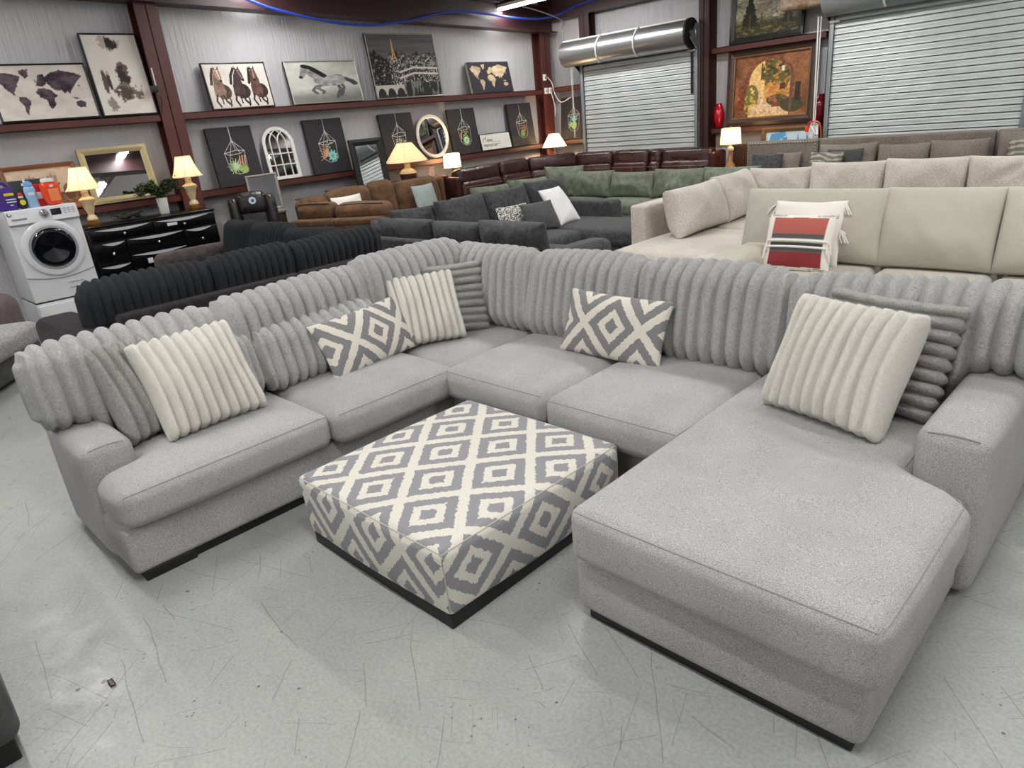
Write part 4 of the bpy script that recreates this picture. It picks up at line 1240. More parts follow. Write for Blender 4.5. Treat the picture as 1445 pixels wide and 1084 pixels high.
mesh('gilt_lip', frame_bars(1.44 - .2, 1.15 - .2, .025, .012, lambda u, v, d=0.: mf(u + .1, v + .1, np.asarray(d) + .032)), M['bronze_lip'], t, smooth=False)
mesh('gilt_lip', frame_bars(1.46, 1.17, .018, .012, lambda u, v, d=0.: mf(u - .01, v - .01, np.asarray(d) + .02)), M['bronze_lip'], t, smooth=False)
picture('framed_print', 'brown framed picture of blue sails half hidden behind the taupe sofa', 'picture', on_y(-5.36, .62, .71, .05, 11.25), .86, .71, a_sails, frame='bronze_lip', fw_=.07, fd=.03, res=.01)

# mirrors ----------------------------------------------------------------
def mirror(label, mapf, W, H, frame, fw_, fd, th=.02):
    t = thing('mirror', label, 'mirror', tuple(np.asarray(mapf(W / 2, 0.0)).ravel()))
    mesh('backing', slab(W, H, th, mapf), M['wood_dark'], t, smooth=False)
    P = mapf(np.array([fw_, W - fw_, W - fw_, fw_]) * 1.0, np.array([fw_, fw_, H - fw_, H - fw_]) * 1.0, .003)
    mesh('glass', (P, [(0, 1, 2, 3)]), M['mirror'], t, smooth=False)
    mesh('frame', frame_bars(W, H, fw_, fd, mapf), M[frame], t, smooth=False)
    return t
mirror('champagne gold framed mirror behind the two table lamps', on_x(2.64, LZ, .66, .10, -9.80), .80, .66, 'gold', .075, .03)
mirror('black framed mirror standing left of the big lamp, reflecting a shutter', on_x(6.24, .02, 1.75, .20, -9.36), .60, 1.75, 'black', .095, .03)
mirror('silver framed mirror leaning behind the black recliner', on_x(4.42, .968, .485, .03, -9.36), .46, .485, 'silver', .035, .02)
# arched window-pane mirror
t = thing('mirror', 'white arched mirror with window-pane bars', 'mirror', (-9.8, 5.25, LZ))
mfa = on_x(5.01, LZ, .75, .10, -9.80)
Wm, Hm, rr = .49, .73, .245
def archpts(off, n=24):
    P = [(off, off)] + [(Wm - off, off)]
    for i in range(n + 1):
        a = PI * i / n; P.append((Wm / 2 + (rr - off) * math.cos(a), Hm - rr + (rr - off) * math.sin(a) * 1.0))
    return P
o_, i_ = np.array(archpts(0)), np.array(archpts(.045))
n_ = len(o_)
Pf = np.concatenate([mfa(o_[:, 0], o_[:, 1], 0 * o_[:, 0]), mfa(o_[:, 0], o_[:, 1], 0 * o_[:, 0] + .02), mfa(i_[:, 0], i_[:, 1], 0 * i_[:, 0] + .02), mfa(i_[:, 0], i_[:, 1], 0 * i_[:, 0])])
Fq = []
for k in range(n_):
    l = (k + 1) % n_
    for s in range(3): Fq.append((s * n_ + k, s * n_ + l, (s + 1) * n_ + l, (s + 1) * n_ + k))
mesh('frame', (Pf, Fq), M['white_paint'], t, smooth=False)
mesh('glass', (mfa(i_[:, 0], i_[:, 1], 0 * i_[:, 0] + .004), [tuple(range(n_))]), M['mirror'], t, smooth=False)
def bar(pts, r=.008):
    q = np.array(pts, float); return tube([tuple(p) for p in mfa(q[:, 0], q[:, 1], 0 * q[:, 0] + .012)], r, 5)
for k in (1, 2, 3): mesh('glazing_bar', bar([(k * Wm / 4, .045), (k * Wm / 4, Hm - rr + (.03 if k != 2 else .02))]), M['white_paint'], t)
for k in (1, 2): mesh('glazing_bar', bar([(.04, .045 + k * .155), (Wm - .04, .045 + k * .155)]), M['white_paint'], t)
for s in (0, 1):
    A = [(Wm / 2 + (-1 if s else 1) * (.115 - .20 * (1 - math.cos(a)) * 1.0), Hm - rr + .01 + .19 * math.sin(a)) for a in np.linspace(0, 1.35, 10)]
    A = [(Wm / 2 - (x - Wm / 2), y) for x, y in A] if s else A
    mesh('glazing_bar', bar([(Wm * (.25 if s else .75) + (1 if s else -1) * .24 * (1 - math.cos(a)) * .9, Hm - rr + .02 + .20 * math.sin(a)) for a in np.linspace(0, 1.25, 10)]), M['white_paint'], t)
    mesh('glazing_bar', bar([(Wm / 2 + (1 if s else -1) * .15 * (1 - math.cos(a)), Hm - rr + .02 + .16 * math.sin(a)) for a in np.linspace(0, 1.4, 10)]), M['white_paint'], t)
# oval mirror
t = thing('mirror', 'oval mirror in a whitewashed frame between two terrarium canvases', 'mirror', (-9.8, 8.13, LZ))
mfo = on_x(7.79, LZ, .72, .09, -9.80)
def oval(rx, rz, d, n=48):
    a = np.linspace(0, 2 * PI, n, endpoint=False); return mfo(.35 + rx * np.cos(a), .36 + rz * np.sin(a), 0 * a + d)
Ps = [oval(.35, .36, 0), oval(.35, .36, .012), oval(.335, .345, .028), oval(.315, .325, .02), oval(.305, .315, .026), oval(.29, .30, .004)]
mesh('frame', (np.concatenate(Ps), [(s * 48 + k, s * 48 + (k + 1) % 48, (s + 1) * 48 + (k + 1) % 48, (s + 1) * 48 + k) for s in range(5) for k in range(48)]), M['white_paint'], t)
mesh('glass', (oval(.295, .305, .006), [tuple(range(48))]), M['mirror'], t, smooth=False)

# red vases beside the archway painting
def vase(x, lab, m):
    pr = [(.0, 0), (.045, 0), (.055, .01), (.085, .11), (.092, .2), (.075, .31), (.05, .375), (.048, .385), (.04, .385), (.04, .36), (.0, .34)]
    V, F = lathe(pr, 28, cap=False)
    tag(mesh('vase', (V + np.array([x, 11.36, 1.37]), F), M[m], origin=(x, 11.36, 1.37)), lab, 'vase')
vase(-6.18, 'bright red glass vase left of the archway painting', 'red_glass')
vase(-4.50, 'dark red glass vase right of the archway painting', 'dark_red_glass')
# blue cable swagged over the rafter
tag(mesh('cable', tube(smoothpath([(-9.58, 3.2, 3.99), (-9.60, 4.6, 3.78), (-9.6, 5.5, 3.52), (-9.62, 6.7, 3.36), (-9.62, 7.7, 3.42), (-9.60, 8.5, 3.56), (-9.58, 9.1, 3.585), (-9.58, 10.2, 3.52), (-9.56, 10.9, 3.52), (-9.4, 11.24, 3.58), (-8.9, 11.24, 3.66), (-7.6, 11.24, 3.74)], 8), .02, 7), M['cable_blue'], origin=(-9.62, 6.7, 3.36)),
    'blue cable hanging in a swag from the dark roof beam', 'cable')
# boxes and wires on the posts
def socket(y, z, lab, x=-9.73):
    t = thing('socket_box', lab, 'socket', (x, y, z))
    mesh('body', box(x, x + .035, y - .035, y + .035, z - .055, z + .055, .006), M['white_plastic'], t)
    mesh('slot', box(x + .033, x + .037, y - .01, y + .01, z - .025, z + .02, .001), M['black'], t)
socket(11.04, 2.52, 'white socket box with a dark slot, highest on the corner post')
socket(11.06, 2.28, 'left one of two white socket boxes low on the corner post')
socket(11.18, 2.28, 'right one of two white socket boxes low on the corner post')
tag(mesh('wire', join(tube(smoothpath([(-9.69, 11.1, 2.52), (-9.68, 11.2, 2.42), (-9.66, 11.26, 2.2), (-9.5, 11.24, 2.05), (-9.25, 11.25, 2.12)], 8), .008, 5), tube(smoothpath([(-9.69, 11.18, 2.24), (-9.68, 11.25, 2.0), (-9.69, 11.26, 1.8)], 6), .008, 5)), M['cable_white'], origin=(-9.69, 11.2, 2.2)), 'white wire looping from the corner post to a canvas', 'wire')
t = thing('wireless_camera', 'small black and white wireless camera clipped to the column edge', 'camera', (-9.72, 3.70, 2.62))
mesh('body', box(-9.73, -9.67, 3.64, 3.71, 2.56, 2.64, .008), M['black'], t); mesh('antenna', tube([(-9.69, 3.70, 2.62), (-9.69, 3.70, 2.84)], .008, 6), M['white_plastic'], t)
tag(mesh('wire', tube(smoothpath([(-9.69, 3.68, 2.56), (-9.68, 3.72, 2.48), (-9.70, 3.69, 2.32)], 6), .008, 5), M['cable_black'], origin=(-9.69, 3.7, 2.5)), 'black wire dropping from the small camera on the column', 'wire')
socket(8.42, 1.25, 'grey-white socket box below the ledge beside the square lampshade', -9.75)
tag(mesh('wire', tube(smoothpath([(-9.70, 8.44, 1.22), (-9.6, 8.50, 1.12), (-9.55, 8.46, 1.0), (-9.4, 8.3, .92)], 8), .007, 5), M['cable_black'], origin=(-9.6, 8.4, 1.1)), 'black lamp wire hanging from the socket below the ledge', 'wire')

# ================================================================== OTHER SEATING
def blk(root, name, mat, x0, x1, y0, y1, z0, z1, r=.04, bulge=(0, 0, 0), seg=.12, **kw):
    return cush(root, name, M[mat], ((x0 + x1) / 2, (y0 + y1) / 2, (z0 + z1) / 2), (x1 - x0, y1 - y0, z1 - z0), r, bulge, seg=seg, **kw)
def pc(root, name, mat, bl, br, z, h, lean, th, seed=1, ear=.055, wr=.02, n=30, pw=.36, roll=0., ribs=None):
    """a loose-back cushion as a part; bl->br runs left to right seen from its front"""
    bl = np.array(bl, float); br = np.array(br, float); d = br - bl
    V, F, U = pillow(float(np.hypot(*d)), h, th, n, ribs, ear, (wr, seed), pw)
    V = place(V, (0, 0, 0), 0, 0, roll); V[:, 2] -= V[:, 2].min()
    V = V @ rotx(-lean).T; V[:, 2] -= V[:, 2].min()
    V = place(V, ((bl[0] + br[0]) / 2, (bl[1] + br[1]) / 2, z), math.atan2(d[1], d[0]))
    return mesh(name, (V, F), M[mat], root, sharp=None)

# --- black-brown sectional with black plush cushions, back to back with the grey one
B = thing('sectional_sofa', 'black-brown sectional with black plush ribbed cushions standing behind the light grey one', 'sofa', (-6.6, 2.8, 0))
bs = 'black_suede'
blk(B, 'base', bs, -6.95, -5.80, 1.25, 4.15, .06, .29); blk(B, 'base', bs, -8.72, -5.80, 3.10, 4.15, .06, .29)
blk(B, 'back_frame', bs, -5.92, -5.76, 1.50, 3.07, .07, .72, .03); blk(B, 'back_frame', bs, -5.92, -5.76, 3.08, 4.22, .07, .72, .03)
blk(B, 'back_frame', bs, -8.70, -5.78, 4.02, 4.16, .07, .72, .03)
blk(B, 'arm', bs, -7.08, -5.80, 1.17, 1.52, .05, .625, .08, (.01, .01, .015)); blk(B, 'arm', 'arm_suede', -8.98, -8.70, 2.86, 3.86, .05, .725, .09, (.01, .01, .015))
blk(B, 'seat_cushion', bs, -6.98, -6.15, 1.52, 3.15, .28, .46, .06, (0, 0, .02)); blk(B, 'seat_cushion', bs, -8.68, -6.98, 3.02, 3.95, .28, .46, .06, (0, 0, .02))
mesh('plinth', box(-6.85, -5.9, 1.32, 4.1, 0, .06, .004), M['plinth'], B)
for (y0, y1, sd) in ((1.34, 2.36, 61), (2.33, 3.14, 62), (3.11, 4.13, 63)):
    cush(B, 'back_cushion', M['fur_black'], (-6.10, (y0 + y1) / 2, .70), (y1 - y0 + .03, .25, .52), .11, (0, .03, .01), -PI / 2, -.12, (0, .07, .042), (.012, sd), .05)
for (x0, x1, h, sd) in ((-8.68, -7.95, .55, 64), (-7.97, -7.17, .53, 65), (-7.19, -6.20, .50, 66)):
    cush(B, 'back_cushion', M['fur_black'], ((x0 + x1) / 2, 3.74, .46 + h / 2), (x1 - x0 + .02, .24, h), .10, (0, .04, .01), 0.03, -.22, (0, .055, .034), (.02, sd), .05)

# --- sofa at the left edge
A = thing('sofa', 'end of a taupe sofa with a pale tweed seat beside the washing machine', 'sofa', (-8.03, 1.35, 0))
RA = math.radians(143.4)
def loc_blk(root, name, mat, c, s, r, bulge, org, rz):
    V, F = softbox(s, r, bulge, .1, 4, None, (.004, 3))
    V = place(V + np.array(c), org, rz)
    return mesh(name, (V, F), M[mat], root, sharp=None)
oA = (-8.03, 1.35, 0)
loc_blk(A, 'base', 'dark_grey', (-.95, .45, .155), (1.9, .88, .21), .03, (0, 0, 0), oA, RA)
loc_blk(A, 'seat_cushion', 'grey_tweed', (-.95, .30, .345), (1.92, .66, .20), .07, (.01, .01, .01), oA, RA)
loc_blk(A, 'arm', 'taupe_suede', (-.47, .60, .335), (2.3, .42, .63), .14, (.01, .01, .02), oA, RA)
loc_blk(A, 'plinth', 'plinth', (-.95, .48, .03), (1.8, .8, .06), .01, (0, 0, 0), oA, RA)
D = thing('armchair', 'dark slate upholstered seat corner on black feet at the bottom left edge', 'chair', (-3.0, -.45, 0))
blk(D, 'body', 'dark_grey', -3.5, -2.47, -1.0, .0, .09, .52, .05, (.01, .01, .02))
blk(D, 'backrest', 'dark_grey', -3.7, -3.42, -1.0, -.03, .09, .9, .08)
for x in (-2.56, -3.4):
    for y in (-.08, -.92): mesh('foot', box(x - .05, x + .05, y - .05, y + .05, 0, .10, .006), M['plinth'], D)

# --- brown reclining sectional along the picture wall
R_ = thing('reclining_sectional', 'cognac brown suede reclining sectional below the picture ledge', 'sofa', (-8.7, 6.0, 0))
br = 'brown'
blk(R_, "base", br, -9.35, -8.45, 4.95, 7.02, .08, .34); blk(R_, "base", br, -9.35, -8.80, 7.0, 7.58, .08, .50)
# run along the wall: chubby backs
for (y0, y1, zt, sd, xo) in ((4.93, 5.42, 1.06, 71, .05), (5.42, 6.17, 1.11, 72, 0), (6.17, 6.60, 1.13, 73, .02), (6.60, 7.50, 1.09, 74, 0)):
    o = cush(R_, 'backrest', M[br], (-9.10 + xo, (y0 + y1) / 2, .40 + (zt - .40) / 2), (y1 - y0 - .012, .26, zt - .40), .10, (0, .03, .02), X, -.16, None, (.012, sd), .05)
    mesh('piping', tube([(-9.19 + .03 * math.cos(t * 6), y0 + .05 + (y1 - y0 - .1) * t, zt + .005) for t in np.linspace(0, 1, 8)], .008, 5), M['brown_dark'], o)
blk(R_, 'arm', br, -9.32, -8.80, 7.50, 7.66, .06, .66, .07, (.01, .01, .02)); blk(R_, 'side_wing', br, -9.30, -8.98, 7.50, 7.58, .3, 1.06, .035)
for (y0, y1) in ((5.6, 6.55), (6.58, 7.03)):
    cush(R_, 'seat_cushion', M[br], (-8.62, (y0 + y1) / 2, .43), (.82, y1 - y0, .22), .09, (.01, .01, .04), wr=(.008, int(y0 * 10)))
# run with its back to the camera: stepped recliner backs
oN, aN = (-9.02, 4.74, 0), .40
def nb(name, x0, x1, y0, y1, z0, z1, r, bulge=(0, 0, 0), tilt=0., wr=None):
    V, F = softbox((x1 - x0, y1 - y0, z1 - z0), r, bulge, .06, 4, None, wr)
    V = place(V, ((x0 + x1) / 2, (y0 + y1) / 2, (z0 + z1) / 2), 0, 0) if not tilt else place(V, ((x0 + x1) / 2, (y0 + y1) / 2, (z0 + z1) / 2), 0, tilt)
    return mesh(name, (place(V, oN, aN), F), M[br], R_, sharp=None)
for (x0, x1, sd) in ((0, .62, 75), (.65, 1.46, 76)):
    nb('back_panel', x0, x1, .02, .13, .10, .78, .03)
    nb('back_shelf', x0 + .01, x1 - .01, .0, .26, .72, .81, .035)
    zt = 1.0 - .03 * (x0 > .1)
    o = nb('headrest', x0 + .005, x1 - .005, .16, .42, .78, zt, .08, (0, .02, .015), .10, (.010, sd))
    pp = place(np.array([(x0 + .05 + (x1 - x0 - .1) * t, .20, zt - .005 + .010 * math.sin(PI * t)) for t in np.linspace(0, 1, 10)]), oN, aN)
    mesh('piping', tube([tuple(p) for p in pp], .008, 5), M['brown_dark'], o)
nb('arm', 1.30, 1.47, .14, .80, .08, .66, .06, (.01, .01, .02)); nb('seat_cushion', .2, 1.3, .36, .85, .32, .52, .08, (.01, .01, .03))
scatter('small white speckled lumbar pillow on the cognac brown sectional', (-8.80, 5.40), (-8.82, 5.92), .53, .52, .25, .14, 'cream_cloth', None, 78)
scatter('pale blue-grey square pillow at the right end of the cognac brown sectional', (-8.58, 6.70), (-8.66, 7.18), .545, .50, .28, .15, 'pale_teal', None, 79)

# --- charcoal sectional in the middle
K = thing('sectional_sofa', 'charcoal grey U-shaped sectional with a chaise in the middle of the showroom', 'sofa', (-6.2, 6.3, 0))
ch = 'charcoal'
blk(K, 'back_frame', ch, -7.60, -4.66, 4.93, 5.06, .06, .635, .03); blk(K, 'back_frame', ch, -7.50, -7.36, 4.95, 8.1, .06, .66, .03)
blk(K, 'base', ch, -7.45, -4.62, 5.0, 6.1, .05, .26); blk(K, 'base', ch, -7.45, -5.64, 5.0, 8.05, .05, .26)
blk(K, 'chaise_base', ch, -6.9, -4.86, 6.92, 7.92, .05, .26, .03)
blk(K, 'arm', ch, -4.64, -4.36, 4.98, 5.86, .05, .60, .08, (.01, .01, .015)); blk(K, 'arm', ch, -7.0, -5.86, 7.82, 8.12, .05, .67, .06)
blk(K, 'seat_cushion', ch, -6.4, -4.66, 5.25, 6.12, .26, .44, .07, (0, 0, .02)); blk(K, 'seat_cushion', ch, -7.0, -5.60, 6.13, 6.90, .26, .45, .07, (.01, 0, .02))
blk(K, 'chaise_cushion', ch, -7.0, -4.80, 6.88, 7.88, .27, .455, .07, (.01, .01, .025))
for (x0, x1, h, sd) in ((-7.62, -7.16, .38, 80), (-7.46, -6.36, .42, 81), (-6.40, -5.56, .41, 82), (-5.60, -4.66, .44, 83)):
    pc(K, 'back_cushion', ch, (x1, 5.22), (x0, 5.22), .43, h, .20, .30, sd)
pc(K, 'back_cushion', ch, (-7.16, 5.12), (-6.90, 5.66), .44, .50, .22, .26, 84)
for (y0, y1, h, sd) in ((5.58, 6.42, .56, 85), (6.40, 7.24, .56, 86), (7.22, 8.06, .58, 87)):
    pc(K, 'back_cushion', ch, (-6.72, y0), (-6.74, y1), .44, h, .28, .30, sd, roll=.0)
scatter('black and white patterned lumbar pillow on the charcoal sectional', (-6.44, 6.30), (-6.36, 6.80), .455, .36, .35, .14, 'speckle' if 'speckle' in M else 'cream_cloth', None, 88)
scatter('shaggy black pillow beside the patterned one on the charcoal sectional', (-6.12, 6.48), (-6.02, 6.98), .465, .40, .55, .16, 'shag', None, 89)
scatter('plain white pillow leaning on the charcoal sectional by its chaise', (-6.05, 7.0), (-6.12, 7.50), .47, .56, .62, .18, 'white_cloth', None, 90)

# --- sage-olive sectional behind it
L_ = thing('sectional_sofa', 'sage green velvet sectional between the charcoal and burgundy ones', 'sofa', (-6.8, 9.3, 0))
ol = 'olive'
blk(L_, 'back_frame', ol, -8.75, -8.6, 7.2, 10.25, .06, .62); blk(L_, 'back_frame', ol, -8.7, -4.6, 10.1, 10.25, .06, .62)
blk(L_, 'base', ol, -8.65, -7.6, 7.25, 10.1, .06, .26); blk(L_, 'base', ol, -8.6, -4.65, 9.17, 10.1, .06, .26)
blk(L_, 'arm', ol, -8.68, -7.7, 7.06, 7.28, .06, .60, .07)
blk(L_, 'seat_cushion', ol, -8.5, -7.55, 7.28, 9.1, .26, .44, .07, (0, 0, .02))
for (x0, x1) in ((-8.4, -7.35), (-7.33, -6.40), (-6.38, -5.5), (-5.48, -4.62)): blk(L_, 'seat_cushion', ol, x0, x1, 9.13, 9.95, .26, .445, .07, (0, .01, .02))
pc(L_, 'back_cushion', ol, (-8.36, 7.22), (-8.38, 7.64), .43, .36, .25, .24, 91)
for (y0, y1, h, sd) in ((7.62, 8.52, .42, 92), (8.46, 9.50, .42, 93)):
    pc(L_, 'back_cushion', ol, (-8.32, y0), (-8.38, y1), .435, h, .30, .32, sd, roll=.05, ear=.085, wr=.028)
pc(L_, 'back_cushion', ol, (-8.45, 9.40), (-7.95, 9.88), .44, .54, .25, .30, 94, roll=.05)
for (x0, x1, h, sd) in ((-8.06, -7.26, .46, 95), (-7.28, -6.42, .43, 96), (-6.44, -5.54, .46, 97), (-5.56, -4.70, .47, 98)):
    pc(L_, 'back_cushion', ol, (x0 - .02, 9.72), (x1 + .02, 9.72), .44, h, .28, .30, sd, ear=.08, wr=.028)

# --- burgundy leather sectional in the far corner
G = thing('reclining_sectional', 'burgundy leather reclining sectional wrapping the far corner before the left shutter', 'sofa', (-8.6, 10.2, 0))
bg = 'burgundy'
blk(G, 'base', bg, -9.35, -8.8, 7.95, 10.9, .08, .45); blk(G, 'base', bg, -9.2, -5.9, 10.32, 10.95, .08, .45)
def recliner_back(p0, p1, zt, sd):
    """one seat back from p0 to p1 (left to right from its front): lower pad, pillow-top headrest, stitching"""
    p0 = np.array(p0); p1 = np.array(p1); d = p1 - p0; w_ = float(np.hypot(*d)); a = math.atan2(d[1], d[0]); c = (p0 + p1) / 2
    nrm = np.array([math.sin(a), -math.cos(a)])
    cush(G, 'backrest', M[bg], (c[0] + nrm[0] * .06, c[1] + nrm[1] * .06, .66), (w_ - .015, .22, .52), .07, (0, .02, .01), a, -.12, None, (.008, sd), .06)
    o = cush(G, 'headrest', M[bg], (c[0] - nrm[0] * .01, c[1] - nrm[1] * .01, zt - .125), (w_ - .008, .22, .27), .07, (0, .02, .008), a, -.14, None, (.006, sd + 1), .05)
    q = lambda s, f, z: (c[0] + d[0] * s + nrm[0] * f, c[1] + d[1] * s + nrm[1] * f, z)
    mesh('stitching', join(tube([q(s, .185, .835) for s in (-.45, 0, .45)], .004, 4), tube([q(.12, .185, .83), q(.15, .195, .62)], .004, 4)), M['stitch'], o)
recliner_back((-9.16, 7.98), (-9.16, 8.96), 1.12, 101); recliner_back((-9.16, 8.98), (-9.16, 9.72), 1.13, 103)
recliner_back((-9.14, 9.74), (-8.72, 10.62), 1.13, 105)
recliner_back((-8.78, 10.72), (-8.0, 10.86), 1.10, 107); recliner_back((-7.98, 10.88), (-7.22, 10.88), 1.10, 109)
recliner_back((-7.20, 10.88), (-6.96, 10.88), 1.10, 111); recliner_back((-6.94, 10.88), (-5.98, 10.88), 1.09, 113)
blk(G, 'side_panel', bg, -9.38, -9.0, 7.86, 7.97, .08, 1.02, .04); blk(G, 'arm', bg, -9.2, -8.78, 7.8, 7.98, .08, .66, .06)
blk(G, 'side_panel', bg, -5.97, -5.86, 10.62, 11.05, .08, 1.05, .04); blk(G, 'arm', bg, -5.98, -5.80, 10.28, 10.8, .08, .66, .06)
blk(G, 'seat_cushion', bg, -9.0, -8.78, 8.0, 9.9, .42, .56, .06); blk(G, 'seat_cushion', bg, -8.2, -6.0, 10.28, 10.75, .42, .56, .06)

# --- taupe tweed sofa along the shutters
T_ = thing('sectional_sofa', 'taupe tweed sectional with nailhead trim in front of the right shutter', 'sofa', (-3.4, 10.3, 0))
tw = 'tweed'
blk(T_, 'back_frame', tw, -5.28, -4.20, 10.58, 10.74, .08, 1.165, .03); blk(T_, 'back_frame', tw, -4.18, -2.05, 10.58, 10.74, .08, 1.165, .03); blk(T_, 'back_frame', tw, -2.03, -.2, 10.58, 10.74, .08, 1.165, .03)
blk(T_, 'base', tw, -4.52, -.2, 9.7, 10.6, .08, .36); blk(T_, 'base', tw, -5.25, -4.5, 10.29, 10.6, .08, .36); blk(T_, 'arm', tw, -5.42, -5.22, 10.28, 10.65, .08, .74, .06)
for (x0, x1, y0) in ((-5.2, -4.53, 10.27), (-4.51, -3.1, 9.66), (-3.08, -2.05, 9.66), (-2.03, -.3, 9.66)): blk(T_, 'seat_cushion', tw, x0, x1, y0, 10.55, .36, .545, .06, (0, 0, .02))
for (x0, x1, h, sd) in ((-4.12, -3.34, .56, 121), (-3.34, -2.70, .53, 122), (-2.72, -2.06, .55, 123), (-2.0, -1.1, .62, 124)):
    pc(T_, 'back_cushion', tw, (x0, 10.40), (x1, 10.40), .54, h, .16, .28, sd, wr=.012)
b = MB()
for i in range(26): b.add(*lathe([(0, .006), (.011, .003), (.012, 0)], 8, cap=False)); b.v[-1] = b.v[-1] @ rotx(PI / 2).T + np.array([-5.255 + i * .0405, 10.574, 1.135])
for i in range(11): b.add(*lathe([(0, .006), (.011, .003), (.012, 0)], 8, cap=False)); b.v[-1] = b.v[-1] @ rotx(PI / 2).T + np.array([-5.255, 10.574, 1.095 - i * .042])
for i in range(11): b.add(*lathe([(0, .006), (.011, .003), (.012, 0)], 8, cap=False)); b.v[-1] = b.v[-1] @ rotx(PI / 2).T + np.array([-4.235, 10.574, 1.095 - i * .042])
mesh('nailhead_trim', b.get(), M['nail'], T_)
scatter('dark grey pillow at the left end of the taupe tweed sectional', (-5.10, 10.30), (-4.62, 10.32), .55, .46, .25, .15, 'charcoal', None, 126)
scatter('taupe tweed pillow behind the dark grey one at the sectional end', (-4.78, 10.45), (-4.40, 10.45), .55, .46, .2, .13, 'tweed', None, 127)
scatter('dark slate pillow behind the striped one on the taupe sectional', (-3.96, 10.22), (-3.48, 10.22), .55, .50, .25, .14, 'dark_grey', None, 128)

# --- oatmeal sectional
E_ = thing('sectional_sofa', 'oatmeal chenille sectional with an open chaise end in front of the taupe one', 'sofa', (-3.0, 8.2, 0))
oa = 'oat'
blk(E_, 'back_frame', oa, -4.72, -4.52, 6.66, 9.06, .07, .80, .035); blk(E_, 'back_frame', oa, -4.7, -.4, 8.94, 9.08, .07, .78, .03)
blk(E_, 'base', oa, -4.55, -3.25, 5.98, 9.0, .07, .27); blk(E_, 'base', oa, -4.5, -.4, 7.95, 9.0, .07, .27)
blk(E_, 'seat_cushion', oa, -4.50, -3.20, 5.93, 7.45, .26, .44, .08, (.01, .01, .015)); blk(E_, 'seat_cushion', oa, -4.5, -3.2, 7.46, 8.9, .26, .445, .07, (.01, 0, .015))
for (x0, x1) in ((-3.18, -2.2), (-2.18, -1.2), (-1.18, -.42)): blk(E_, 'seat_cushion', oa, x0, x1, 7.9, 8.9, .26, .445, .07, (0, .01, .02))
pc(E_, 'back_cushion', oa, (-4.06, 6.64), (-4.08, 7.72), .44, .54, .34, .42, 131, pw=.33); pc(E_, 'back_cushion', oa, (-4.06, 7.66), (-4.10, 8.55), .44, .57, .34, .42, 132, pw=.33)
for (x0, x1, h, sd) in ((-4.28, -3.50, .55, 133), (-3.50, -2.68, .60, 134), (-2.67, -1.88, .62, 135), (-1.87, -1.0, .62, 136)):
    pc(E_, 'back_cushion', oa, (x0 - .025, 8.60), (x1 + .025, 8.60), .44, h, .25, .34, sd, pw=.33)

# --- cream linen sectional
C_ = thing('sectional_sofa', 'cream linen sectional with tall back cushions behind the light grey one', 'sofa', (-1.4, 5.6, 0))
li = 'linen'
blk(C_, 'back_frame', li, -3.0, .75, 6.46, 6.62, .07, .78, .03); blk(C_, 'base', li, -2.9, -.98, 4.9, 6.5, .07, .27); blk(C_, 'base', li, -1.0, .7, 3.83, 6.5, .075, .27, .03)
mesh('plinth', box(-.97, .65, 3.82, 6.4, 0, .075, .004), M['plinth'], C_)
blk(C_, 'arm', li, -2.98, -2.62, 4.86, 6.2, .06, .60, .09, (.01, .01, .02))
for (x0, x1, y0) in ((-2.61, -1.84, 4.86), (-1.82, -1.03, 4.86), (-1.01, .68, 3.80)): blk(C_, 'seat_cushion', li, x0, x1, y0, 6.2, .26, .445, .07, (0, .01, .02), seg=.09)
for (x0, x1, h, sd) in ((-3.02, -1.82, .62, 141), (-1.85, -1.06, .63, 142), (-1.06, -.2, .63, 143)):
    pc(C_, 'back_cushion', li, (x0 - .01, 6.0), (x1 + .01, 6.0), .445, h, .28, .34, sd, ear=.02, wr=.012, pw=.30, n=36)

# white tasselled pillow and the striped one in front of it
def tassel(root, p, r=.02, L=.10, mat='cream_cloth', d=(0, 0, -1)):
    b = MB(); d = np.array(d, float); d /= np.linalg.norm(d)
    for i in range(7):
        o = np.array([rnd.uniform(-r, r), rnd.uniform(-r, r), 0]); e = np.array(p) + d * L + o * 1.6
        b.add(*tube([p, tuple((np.array(p) + e) / 2 + o * .5), tuple(e)], .006, 5))
    return mesh('tassel', b.get(), M[mat], root)
t = thing('throw_pillow', 'white pillow with tassels on the cream sectional, behind the striped one', 'pillow', (-2.32, 5.95, .45))
V, F, U = pillow(.60, .545, .16, 26, None, .05, (.012, 151)); V = V @ rotx(-.32).T; V[:, 2] -= V[:, 2].min(); V = place(V, (-2.40, 5.83, .455), .02)
mesh('cover', (V, F), M['cream_cloth'], t, sharp=None)
for p, d in (((-2.68, 5.98, .955), (-.6, -.1, -1)), ((-2.67, 5.95, .83), (-.4, 0, -1)), ((-2.67, 5.88, .68), (-.4, -.1, -1)), ((-2.69, 5.84, .57), (-.7, -.2, -1)), ((-2.12, 5.99, .96), (.6, -.1, -1)), ((-2.11, 5.9, .75), (.5, 0, -1))):
    tassel(t, p, .022, .11, d=d)
t = thing('throw_pillow', 'square pillow with rust-red and grey stripes and white cords on the cream sectional', 'pillow', (-2.32, 5.75, .45))
V, F, U = pillow(.56, .47, .15, 60, None, .04, (.008, 152)); 
u_, v_ = U[:, 0] / .28, U[:, 1] / .235
Cc = np.tile(np.array([226, 221, 212.]), (len(V), 1))
inn = (np.abs(u_) < .77) & (np.abs(v_) < .85)
band = lambda a, b_: inn & (v_ >= a) & (v_ < b_)
for a, b_, c in ((.28, .85, (172, 92, 82)), (.10, .28, (84, 84, 86)), (-.13, -.01, (66, 67, 70)), (-.34, -.20, (92, 92, 94)), (-.85, -.34, (140, 52, 54))): Cc[band(a, b_)] = c
